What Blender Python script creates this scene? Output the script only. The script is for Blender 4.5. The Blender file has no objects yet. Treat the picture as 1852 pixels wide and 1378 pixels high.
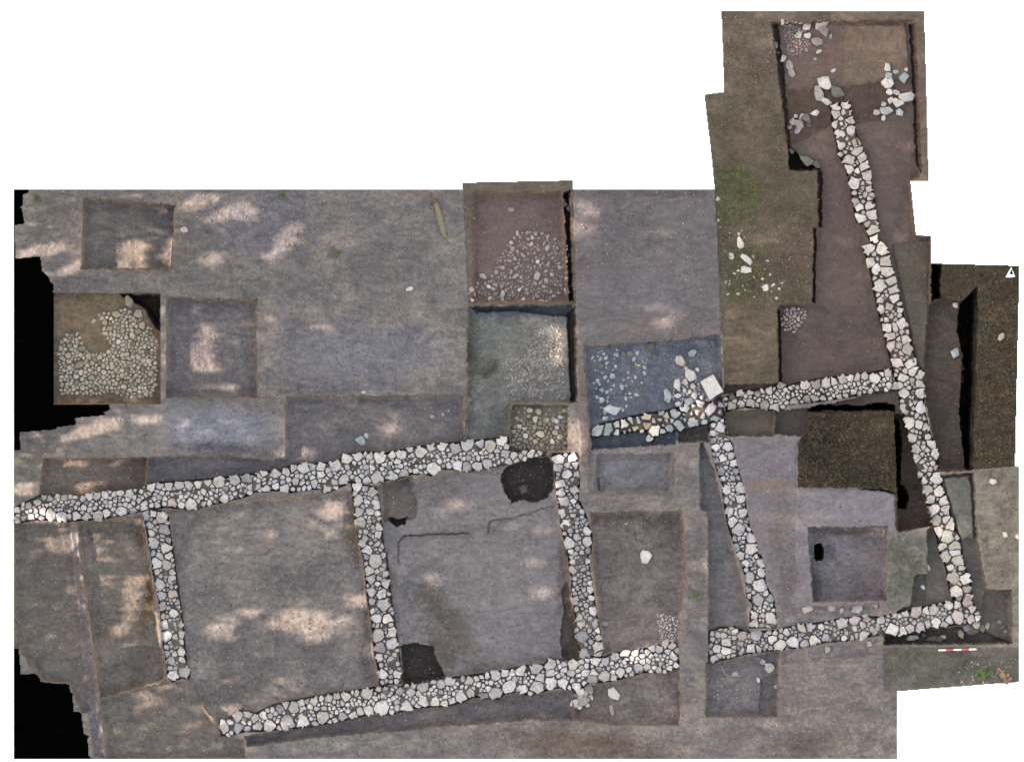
import bpy, math, random
import numpy as np
from mathutils import Vector

# ------------------------------------------------------------------ camera, sky, sun, exposure
SC = bpy.context.scene
COL = SC.collection
PX = 1.0 / 65.0                                   # metres per photograph pixel (the 1 m pole is about 65 px)
def X(px): return (px - 926.0) * PX
def Y(py): return (689.0 - py) * PX

cam_d = bpy.data.cameras.new('camera')
cam = bpy.data.objects.new('camera', cam_d); COL.objects.link(cam)
CAM_H = 150.0
cam.location = (0, 0, CAM_H)
cam.rotation_euler = (0, 0, 0)
cam_d.sensor_width = 36.0
cam_d.lens = 36.0 * CAM_H / (1852 * PX)
cam_d.clip_start = 1.0
cam_d.clip_end = 2000.0
SC.camera = cam

SUN_EL = math.radians(27.0)                       # sun due west (left), low, behind an unseen belt of trees
world = bpy.data.worlds.new('World'); SC.world = world
world.use_nodes = True
wn = world.node_tree.nodes; wl = world.node_tree.links
for n in list(wn): wn.remove(n)
sky = wn.new('ShaderNodeTexSky'); sky.sky_type = 'NISHITA'; sky.sun_disc = False
sky.sun_elevation = SUN_EL; sky.sun_rotation = math.radians(-90)
sky.air_density = 3.0; sky.dust_density = 1.0; sky.ozone_density = 1.0
bg = wn.new('ShaderNodeBackground'); bg.inputs['Strength'].default_value = 0.15
wo = wn.new('ShaderNodeOutputWorld')
wl.new(sky.outputs[0], bg.inputs['Color']); wl.new(bg.outputs[0], wo.inputs['Surface'])

sun_d = bpy.data.lights.new('sun', 'SUN'); sun_d.energy = 5.0; sun_d.angle = math.radians(0.4)
sun_d.color = (1.0, 0.95, 0.70)
sun = bpy.data.objects.new('sun', sun_d); COL.objects.link(sun)
sun.rotation_euler = Vector((math.cos(SUN_EL), 0, -math.sin(SUN_EL))).to_track_quat('-Z', 'Y').to_euler()

SC.view_settings.view_transform = 'Standard'
SC.view_settings.look = 'None'
SC.view_settings.exposure = 1.85
SC.view_settings.gamma = 1.0
SC.view_settings.use_curve_mapping = False

# colour seen in open shade = base colour * LIGHT (what sky and exposure give a level surface)
LIGHT = np.array([1.74, 2.08, 1.92])
def lin(c):
    c = np.asarray(c, float) / 255.0
    return np.where(c <= 0.04045, c / 12.92, ((c + 0.055) / 1.055) ** 2.4)
def base(c, k=1.0):
    return tuple(np.clip(lin(c) * k / LIGHT, 0.0005, 0.9)) + (1.0,)

rnd = random.Random(11)
rng = np.random.default_rng(5)

# ------------------------------------------------------------------ helpers
def tag(o, label=None, cat=None, group=None, kind=None):
    if label: o['label'] = label
    if cat: o['category'] = cat
    if group: o['group'] = group
    if kind: o['kind'] = kind
    return o

def mesh_obj(name, verts, faces, mat, parent=None, smooth=False):
    me = bpy.data.meshes.new(name)
    me.from_pydata(verts, [], faces)
    me.materials.append(mat)
    if smooth: me.polygons.foreach_set('use_smooth', [True] * len(me.polygons))
    o = bpy.data.objects.new(name, me); COL.objects.link(o)
    if parent is not None: o.parent = parent
    return o

def np_mesh(name, v, f, mat, parent=None, smooth=False):
    """v (n,3), f (m,k) arrays -> one mesh object"""
    me = bpy.data.meshes.new(name)
    k = f.shape[1]
    me.vertices.add(len(v)); me.vertices.foreach_set('co', np.ascontiguousarray(v, np.float32).ravel())
    me.loops.add(f.size); me.loops.foreach_set('vertex_index', np.ascontiguousarray(f, np.int32).ravel())
    me.polygons.add(len(f))
    me.polygons.foreach_set('loop_start', np.arange(0, f.size, k, dtype=np.int32))
    me.polygons.foreach_set('loop_total', np.full(len(f), k, np.int32))
    me.update(calc_edges=True)
    me.polygons.foreach_set('use_smooth', np.full(len(f), smooth))
    me.materials.append(mat)
    o = bpy.data.objects.new(name, me); COL.objects.link(o)
    if parent is not None: o.parent = parent
    return o

def empty(name, loc):
    o = bpy.data.objects.new(name, None); COL.objects.link(o); o.location = loc
    o.empty_display_size = 0.1
    return o

def inside(poly, px, py):
    p = np.asarray(poly, float); r = np.zeros(np.shape(px), bool)
    x1, y1 = p[:, 0], p[:, 1]; x2, y2 = np.roll(x1, -1), np.roll(y1, -1)
    for a, b, c, d in zip(x1, y1, x2, y2):
        if b == d: continue
        r ^= ((b > py) != (d > py)) & (px < (c - a) * (py - b) / (d - b) + a)
    return r

def edge_dist(poly, px, py):
    p = np.asarray(poly, float); best = np.full(np.shape(px), 1e9)
    for (a, b), (c, d) in zip(p, np.roll(p, -1, 0)):
        ex, ey = c - a, d - b; L = ex * ex + ey * ey + 1e-9
        t = np.clip(((px - a) * ex + (py - b) * ey) / L, 0, 1)
        best = np.minimum(best, np.hypot(px - a - t * ex, py - b - t * ey))
    return best

def vnoise(x, y, scale, seed):
    g = np.random.default_rng(seed).random((256, 256))
    u = x / scale + 57.3; v = y / scale + 31.7
    i = np.floor(u).astype(int); j = np.floor(v).astype(int)
    fu = u - i; fv = v - j; fu = fu * fu * (3 - 2 * fu); fv = fv * fv * (3 - 2 * fv)
    i0, i1, j0, j1 = i % 256, (i + 1) % 256, j % 256, (j + 1) % 256
    return ((g[i0, j0] * (1 - fu) + g[i1, j0] * fu) * (1 - fv) + (g[i0, j1] * (1 - fu) + g[i1, j1] * fu) * fv) * 2 - 1

# ------------------------------------------------------------------ materials
def new_mat(name):
    m = bpy.data.materials.new(name); m.use_nodes = True
    nt = m.node_tree
    return m, nt, nt.nodes['Principled BSDF']

def soil(name, c, c2=None, grit=0.35, contrast=1.0, seed=0.0, green=None, stains=()):  # stains: real soil patches, plus painted shade and sunlight
    """earth: broad mottling between two tones, crumb-scale grain, pale grit and dark crumbs"""
    m, nt, b = new_mat(name); N = nt.nodes; L = nt.links
    b.inputs['Roughness'].default_value = 0.95
    b.inputs['Specular IOR Level'].default_value = 0.15
    if c2 is None: c2 = tuple(v * s for v, s in zip(c, (1.06, 1.0, 0.93)))
    geo = N.new('ShaderNodeNewGeometry')
    off = N.new('ShaderNodeVectorMath'); off.operation = 'ADD'; off.inputs[1].default_value = (seed, seed * 1.7, 0)
    L.new(geo.outputs['Position'], off.inputs[0])
    def noise(scale, detail=6, rough=0.6, dist=0.0):
        n = N.new('ShaderNodeTexNoise'); n.inputs['Scale'].default_value = scale
        n.inputs['Detail'].default_value = detail; n.inputs['Roughness'].default_value = rough
        n.inputs['Distortion'].default_value = dist
        L.new(off.outputs[0], n.inputs['Vector']); return n.outputs['Fac']
    def ramp(src, a, b_, ca=0.0, cb=1.0):
        r = N.new('ShaderNodeMapRange'); r.inputs['From Min'].default_value = a; r.inputs['From Max'].default_value = b_
        r.inputs['To Min'].default_value = ca; r.inputs['To Max'].default_value = cb
        L.new(src, r.inputs['Value']); return r.outputs['Result']
    def mix(fac, a, b_, mode='MIX'):
        n = N.new('ShaderNodeMix'); n.data_type = 'RGBA'; n.blend_type = mode
        for s, v in ((n.inputs['Factor'], fac), (n.inputs['A'], a), (n.inputs['B'], b_)):
            if hasattr(v, 'is_output'): L.new(v, s)
            else: s.default_value = v
        return n.outputs['Result']
    k = contrast
    broad = noise(0.9, 5, 0.62, 0.4)
    mid = noise(8.0, 9, 0.75, 0.3)
    fine = noise(42, 4, 0.7)
    col = mix(ramp(broad, 0.35, 0.65), base(c), base(c2))
    v = ramp(mid, 0.30, 0.70, 1 - 0.34 * k, 1 + 0.34 * k)
    v2 = ramp(fine, 0.3, 0.7, 1 - 0.32 * k, 1 + 0.32 * k)
    v3 = ramp(broad, 0.3, 0.7, 1 - 0.22 * k, 1 + 0.24 * k)
    mu = N.new('ShaderNodeMath'); mu.operation = 'MULTIPLY'; L.new(v, mu.inputs[0]); L.new(v2, mu.inputs[1])
    mu2 = N.new('ShaderNodeMath'); mu2.operation = 'MULTIPLY'; L.new(mu.outputs[0], mu2.inputs[0]); L.new(v3, mu2.inputs[1])
    sc_ = N.new('ShaderNodeVectorMath'); sc_.operation = 'SCALE'
    for (px_, py_, a_, b_, rot_, sc_col, amt_) in stains:        # damp, burnt or dry patches in the soil, plus painted shade and sunlight
        mp = N.new('ShaderNodeMapping'); mp.vector_type = 'TEXTURE'
        mp.inputs['Location'].default_value = (X(px_), Y(py_), 0); mp.inputs['Rotation'].default_value = (0, 0, math.radians(-rot_))
        mp.inputs['Scale'].default_value = (a_ * PX, b_ * PX, 1000)
        L.new(geo.outputs['Position'], mp.inputs['Vector'])
        ln = N.new('ShaderNodeVectorMath'); ln.operation = 'LENGTH'; L.new(mp.outputs[0], ln.inputs[0])
        ad = N.new('ShaderNodeMath'); ad.operation = 'MULTIPLY_ADD'; L.new(mid, ad.inputs[0]); ad.inputs[1].default_value = 1.6; L.new(ln.outputs['Value'], ad.inputs[2])
        ad2 = N.new('ShaderNodeMath'); ad2.operation = 'MULTIPLY_ADD'; L.new(broad, ad2.inputs[0]); ad2.inputs[1].default_value = 1.0; L.new(ad.outputs[0], ad2.inputs[2])
        col = mix(ramp(ad2.outputs[0], 1.75, 2.55, amt_, 0.0), col, base(sc_col))
    st = N.new('ShaderNodeMapping'); st.inputs['Rotation'].default_value = (0, 0, 0.5 + seed); st.inputs['Scale'].default_value = (1.0, 2.2, 1.0)
    L.new(off.outputs[0], st.inputs['Vector'])
    sn = N.new('ShaderNodeTexNoise'); sn.inputs['Scale'].default_value = 1.1; sn.inputs['Detail'].default_value = 6; sn.inputs['Roughness'].default_value = 0.6; sn.inputs['Distortion'].default_value = 2.0
    L.new(st.outputs[0], sn.inputs['Vector'])
    mu3 = N.new('ShaderNodeMath'); mu3.operation = 'MULTIPLY'; L.new(mu2.outputs[0], mu3.inputs[0]); L.new(ramp(sn.outputs['Fac'], 0.3, 0.7, 1 - 0.26 * k, 1 + 0.26 * k), mu3.inputs[1])
    L.new(col, sc_.inputs[0]); L.new(mu3.outputs[0], sc_.inputs['Scale'])
    col = sc_.outputs[0]
    if green:
        g = ramp(noise(1.1, 7, 0.7, 0.6), 0.52, 0.72, 0, 0.85)
        col = mix(g, col, base(green))
    if grit:
        sp = ramp(noise(95, 2, 0.5), 0.70 - 0.04 * grit, 0.75, 0, 0.7)
        col = mix(sp, col, base((205, 198, 188)))
        dk = ramp(noise(60, 3, 0.6), 0.68, 0.76, 0, 0.5)
        col = mix(dk, col, base((60, 55, 50)))
    L.new(col, b.inputs['Base Color'])
    bp = N.new('ShaderNodeBump'); bp.inputs['Strength'].default_value = 0.6; bp.inputs['Distance'].default_value = 0.03
    h = N.new('ShaderNodeMath'); h.operation = 'ADD'; L.new(mid, h.inputs[0])
    h2 = N.new('ShaderNodeMath'); h2.operation = 'MULTIPLY'; h2.inputs[1].default_value = 0.5; L.new(fine, h2.inputs[0])
    L.new(h2.outputs[0], h.inputs[1]); L.new(h.outputs[0], bp.inputs['Height']); L.new(bp.outputs[0], b.inputs['Normal'])
    return m

def stone_mat(name, c, c2, dirt=(120, 108, 96), amt=0.5, var=0.45):
    """limestone: every block its own tone (object random), earth in patches, pitted bump"""
    m, nt, b = new_mat(name); N = nt.nodes; L = nt.links
    b.inputs['Roughness'].default_value = 0.88; b.inputs['Specular IOR Level'].default_value = 0.25
    tc = N.new('ShaderNodeNewGeometry'); oi = N.new('ShaderNodeObjectInfo')
    m1 = N.new('ShaderNodeMix'); m1.data_type = 'RGBA'
    m1.inputs['A'].default_value = base(c); m1.inputs['B'].default_value = base(c2)
    L.new(oi.outputs['Random'], m1.inputs['Factor'])
    n1 = N.new('ShaderNodeTexNoise'); n1.inputs['Scale'].default_value = 8; n1.inputs['Detail'].default_value = 8; n1.inputs['Roughness'].default_value = 0.7
    n2 = N.new('ShaderNodeTexNoise'); n2.inputs['Scale'].default_value = 20; n2.inputs['Detail'].default_value = 6; n2.inputs['Roughness'].default_value = 0.7
    for n in (n1, n2): L.new(tc.outputs['Position'], n.inputs['Vector'])
    r = N.new('ShaderNodeMapRange'); r.inputs['From Min'].default_value = 0.48; r.inputs['From Max'].default_value = 0.70; r.inputs['To Max'].default_value = amt
    L.new(n1.outputs['Fac'], r.inputs['Value'])
    m2 = N.new('ShaderNodeMix'); m2.data_type = 'RGBA'; m2.inputs['B'].default_value = base(dirt)
    L.new(r.outputs[0], m2.inputs['Factor']); L.new(m1.outputs['Result'], m2.inputs['A'])
    r2 = N.new('ShaderNodeMapRange'); r2.inputs['From Min'].default_value = 0.25; r2.inputs['From Max'].default_value = 0.75
    r2.inputs['To Min'].default_value = 1 - var; r2.inputs['To Max'].default_value = 1 + var * 0.6
    L.new(n2.outputs['Fac'], r2.inputs['Value'])
    s = N.new('ShaderNodeVectorMath'); s.operation = 'SCALE'
    L.new(m2.outputs['Result'], s.inputs[0]); L.new(r2.outputs[0], s.inputs['Scale'])
    L.new(s.outputs[0], b.inputs['Base Color'])
    bp = N.new('ShaderNodeBump'); bp.inputs['Strength'].default_value = 0.7; bp.inputs['Distance'].default_value = 0.03
    L.new(n2.outputs['Fac'], bp.inputs['Height']); L.new(bp.outputs[0], b.inputs['Normal'])
    return m

def plain(name, c, rough=0.7, var=0.25, scale=30.0, raw=None):
    m, nt, b = new_mat(name); N = nt.nodes; L = nt.links
    b.inputs['Roughness'].default_value = rough
    g = N.new('ShaderNodeNewGeometry')
    n = N.new('ShaderNodeTexNoise'); n.inputs['Scale'].default_value = scale; n.inputs['Detail'].default_value = 4
    L.new(g.outputs['Position'], n.inputs['Vector'])
    r = N.new('ShaderNodeMapRange'); r.inputs['From Min'].default_value = 0.3; r.inputs['From Max'].default_value = 0.7
    r.inputs['To Min'].default_value = 1 - var; r.inputs['To Max'].default_value = 1 + var
    L.new(n.outputs['Fac'], r.inputs['Value'])
    s = N.new('ShaderNodeVectorMath'); s.operation = 'SCALE'
    s.inputs[0].default_value = (raw if raw else base(c))[:3]
    L.new(r.outputs[0], s.inputs['Scale']); L.new(s.outputs[0], b.inputs['Base Color'])
    return m

M_white = plain('white_backing', None, 0.9, 0.0, 3, raw=(0.93, 0.93, 0.93, 1))
M_black = plain('black_backing', None, 1.0, 0.0, 3, raw=(0.0006, 0.0006, 0.0006, 1))
M_black.node_tree.nodes['Principled BSDF'].inputs['Specular IOR Level'].default_value = 0.0

# ------------------------------------------------------------------ terrain: every soil surface of the dig
# (name, polygon in photograph pixels, level in metres, edge width in px, soil material)
GREY = (131, 127, 130)
S = {}
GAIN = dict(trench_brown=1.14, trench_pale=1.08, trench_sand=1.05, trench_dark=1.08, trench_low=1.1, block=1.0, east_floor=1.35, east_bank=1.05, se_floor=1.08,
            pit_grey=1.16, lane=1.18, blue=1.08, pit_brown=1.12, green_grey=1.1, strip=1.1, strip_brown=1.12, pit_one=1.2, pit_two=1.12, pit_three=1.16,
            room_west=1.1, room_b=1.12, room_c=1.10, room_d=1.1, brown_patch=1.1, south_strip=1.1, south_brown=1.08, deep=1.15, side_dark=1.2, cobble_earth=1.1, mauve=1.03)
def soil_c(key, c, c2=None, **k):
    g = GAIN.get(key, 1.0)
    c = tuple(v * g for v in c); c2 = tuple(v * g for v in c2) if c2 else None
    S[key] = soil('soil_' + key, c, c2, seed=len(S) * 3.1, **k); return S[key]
soil_c('grey', GREY, (142, 134, 128), stains=[
 (380,775,130,42,0,(152,155,170),0.8), (230,790,90,30,-15,(146,142,138),0.7), (650,640,170,60,0,(134,134,146),0.7), (480,400,90,60,-30,(118,116,130),0.7),
 (700,470,120,60,0,(124,122,122),0.6), (1060,1345,150,34,3,(118,105,96),0.9), (560,1345,120,26,0,(140,138,140),0.6), (1500,1290,120,70,0,(124,117,115),0.7), (1470,1350,90,30,0,(116,106,102),0.7),
 (1350,1330,70,30,0,(122,114,118),0.6), (1262,1060,16,60,0,(118,116,112),0.7), (600,455,14,20,-30,(98,92,84),0.8), (590,700,110,14,0,(118,116,124),0.7), (410,812,90,12,4,(96,94,104),0.8),
 (80,390,40,50,0,(142,134,126),0.6), (60,840,50,30,0,(130,128,118),0.7), (330,425,18,60,0,(118,112,104),0.6), (770,350,50,10,0,(138,122,112),0.7)])
soil_c('brown_top', (116, 104, 94), (122, 110, 99))
soil_c('olive', (106, 97, 83), (112, 102, 88), grit=0.7, stains=[(1322,345,26,34,0,(104,106,66),0.5), (1340,470,24,40,0,(100,102,70),0.35), (1440,460,40,60,0,(108,92,84),0.6), (1340,620,30,60,0,(104,92,80),0.6)])
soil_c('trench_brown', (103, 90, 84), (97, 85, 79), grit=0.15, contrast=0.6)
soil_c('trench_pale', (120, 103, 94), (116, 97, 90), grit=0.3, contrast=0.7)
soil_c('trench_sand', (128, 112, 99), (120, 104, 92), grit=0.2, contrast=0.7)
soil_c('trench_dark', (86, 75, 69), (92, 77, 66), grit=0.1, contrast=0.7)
soil_c('shadow_black', (44, 37, 34), (50, 42, 36), grit=0.1)  # shadow in deep slots and corners, painted as near-black soil
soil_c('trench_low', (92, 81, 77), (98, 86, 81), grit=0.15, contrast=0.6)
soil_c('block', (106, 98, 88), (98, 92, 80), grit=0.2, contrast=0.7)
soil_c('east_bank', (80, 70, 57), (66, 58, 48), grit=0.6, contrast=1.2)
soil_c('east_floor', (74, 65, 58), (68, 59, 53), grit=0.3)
soil_c('pale_olive', (146, 140, 132), (136, 131, 119), green=(140, 136, 122), grit=0.5)
soil_c('se_floor', (106, 101, 96), (100, 94, 88), grit=0.3, contrast=0.8)
soil_c('se_pale', (126, 125, 118), (120, 118, 110), grit=0.3, contrast=0.8)
soil_c('se_dark', (78, 74, 71), (84, 78, 74), grit=0.3)
soil_c('green_tile', (124, 123, 115), (128, 125, 120), green=(116, 119, 104), grit=0.5)
soil_c('se_bank', (116, 112, 107), (110, 107, 100), green=(106, 106, 95), grit=0.5)
soil_c('turf', (66, 59, 48), (80, 66, 50), grit=0.8, contrast=1.6, stains=[(1585,775,34,26,20,(112,98,72),0.8), (1540,770,40,20,0,(96,70,52),0.7), (1580,810,20,14,0,(100,72,54),0.7), (1480,800,40,40,0,(58,54,44),0.7), (1560,860,60,20,0,(56,52,42),0.6)])
soil_c('mauve', (134, 130, 136), (128, 122, 126), grit=0.3, contrast=0.7, stains=[(1390,878,46,14,0,(150,132,120),0.7), (1412,960,24,60,8,(122,112,110),0.8), (1425,1060,16,60,4,(112,106,106),0.8)])  # the warm pale patch paints a faint sun fleck
soil_c('mauve_pale', (144, 139, 146), (138, 132, 138), grit=0.3, contrast=0.7)
soil_c('pit_grey', (122, 115, 115), (116, 110, 110), grit=0.3, stains=[(1474,1060,12,40,0,(92,88,88),0.8), (1530,962,60,8,0,(104,94,92),0.8), (1540,1030,40,30,0,(132,124,124),0.7), (1500,1000,16,20,0,(100,95,95),0.7)])  # dark strips at the left and top paint the pit's edge shade
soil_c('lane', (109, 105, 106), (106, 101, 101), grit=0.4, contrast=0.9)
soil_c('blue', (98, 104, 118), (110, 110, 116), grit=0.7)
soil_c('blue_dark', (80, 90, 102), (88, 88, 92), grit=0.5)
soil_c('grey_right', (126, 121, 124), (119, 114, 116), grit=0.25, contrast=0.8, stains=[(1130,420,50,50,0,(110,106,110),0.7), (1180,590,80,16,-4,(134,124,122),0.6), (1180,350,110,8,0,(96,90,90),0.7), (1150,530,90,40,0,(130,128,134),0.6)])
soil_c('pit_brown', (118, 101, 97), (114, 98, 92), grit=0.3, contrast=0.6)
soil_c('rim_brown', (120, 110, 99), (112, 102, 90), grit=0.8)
soil_c('side_dark', (76, 69, 62), (82, 74, 66), grit=0.4)  # shade on pit sides put into a dark soil colour
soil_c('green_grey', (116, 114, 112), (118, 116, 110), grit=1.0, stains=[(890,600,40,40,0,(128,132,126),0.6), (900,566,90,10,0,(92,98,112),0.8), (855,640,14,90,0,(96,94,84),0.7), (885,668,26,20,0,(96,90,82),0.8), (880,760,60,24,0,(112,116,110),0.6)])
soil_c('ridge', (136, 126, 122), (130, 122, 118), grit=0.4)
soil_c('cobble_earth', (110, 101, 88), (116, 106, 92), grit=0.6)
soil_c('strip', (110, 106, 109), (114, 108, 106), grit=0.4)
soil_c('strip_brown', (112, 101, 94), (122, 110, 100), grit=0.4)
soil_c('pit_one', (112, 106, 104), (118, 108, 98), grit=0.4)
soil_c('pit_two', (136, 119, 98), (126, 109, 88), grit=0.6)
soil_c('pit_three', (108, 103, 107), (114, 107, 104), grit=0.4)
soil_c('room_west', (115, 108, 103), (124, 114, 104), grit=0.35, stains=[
 (272,1060,10,90,10,(108,88,62),0.9), (250,970,14,30,0,(98,84,66),0.8), (200,960,60,16,-5,(104,96,90),0.7), (170,1120,14,90,8,(108,106,104),0.7), (240,1200,60,30,-15,(106,100,98),0.6)])  # brown-yellow strip beside the wall paints a sunlit earth face
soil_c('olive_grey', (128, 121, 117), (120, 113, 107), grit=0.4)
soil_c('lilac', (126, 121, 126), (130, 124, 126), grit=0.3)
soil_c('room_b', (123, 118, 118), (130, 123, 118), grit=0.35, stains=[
 (380,960,60,40,10,(136,130,122),0.7), (480,1180,120,60,0,(112,110,112),0.7), (640,960,20,60,5,(110,100,86),0.8), (665,1150,16,80,6,(104,100,100),0.8), (330,1060,14,90,8,(134,130,132),0.7), (560,1040,70,40,0,(114,110,112),0.7), (430,1250,80,24,-8,(112,106,104),0.7)])  # narrow strips left of the wall paint its contact shade
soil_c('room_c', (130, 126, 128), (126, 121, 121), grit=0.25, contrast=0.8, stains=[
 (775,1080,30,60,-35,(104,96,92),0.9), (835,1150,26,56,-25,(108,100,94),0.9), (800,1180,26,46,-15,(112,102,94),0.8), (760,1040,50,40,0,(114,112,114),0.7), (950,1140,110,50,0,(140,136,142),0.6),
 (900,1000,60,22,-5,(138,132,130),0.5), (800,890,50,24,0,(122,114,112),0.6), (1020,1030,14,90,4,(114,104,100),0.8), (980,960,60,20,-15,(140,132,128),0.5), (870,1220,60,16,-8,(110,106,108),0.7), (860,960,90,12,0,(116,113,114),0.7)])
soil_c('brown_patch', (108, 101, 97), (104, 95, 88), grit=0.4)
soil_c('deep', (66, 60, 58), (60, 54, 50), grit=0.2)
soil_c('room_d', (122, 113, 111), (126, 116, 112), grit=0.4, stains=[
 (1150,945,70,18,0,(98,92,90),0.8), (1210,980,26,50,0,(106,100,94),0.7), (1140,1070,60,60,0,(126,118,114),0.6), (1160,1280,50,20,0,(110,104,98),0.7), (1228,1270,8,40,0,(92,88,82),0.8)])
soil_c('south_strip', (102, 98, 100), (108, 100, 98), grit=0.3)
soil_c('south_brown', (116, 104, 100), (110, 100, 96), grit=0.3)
soil_c('dirt_west', (72, 62, 56), (80, 66, 56), grit=0.4)

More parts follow.
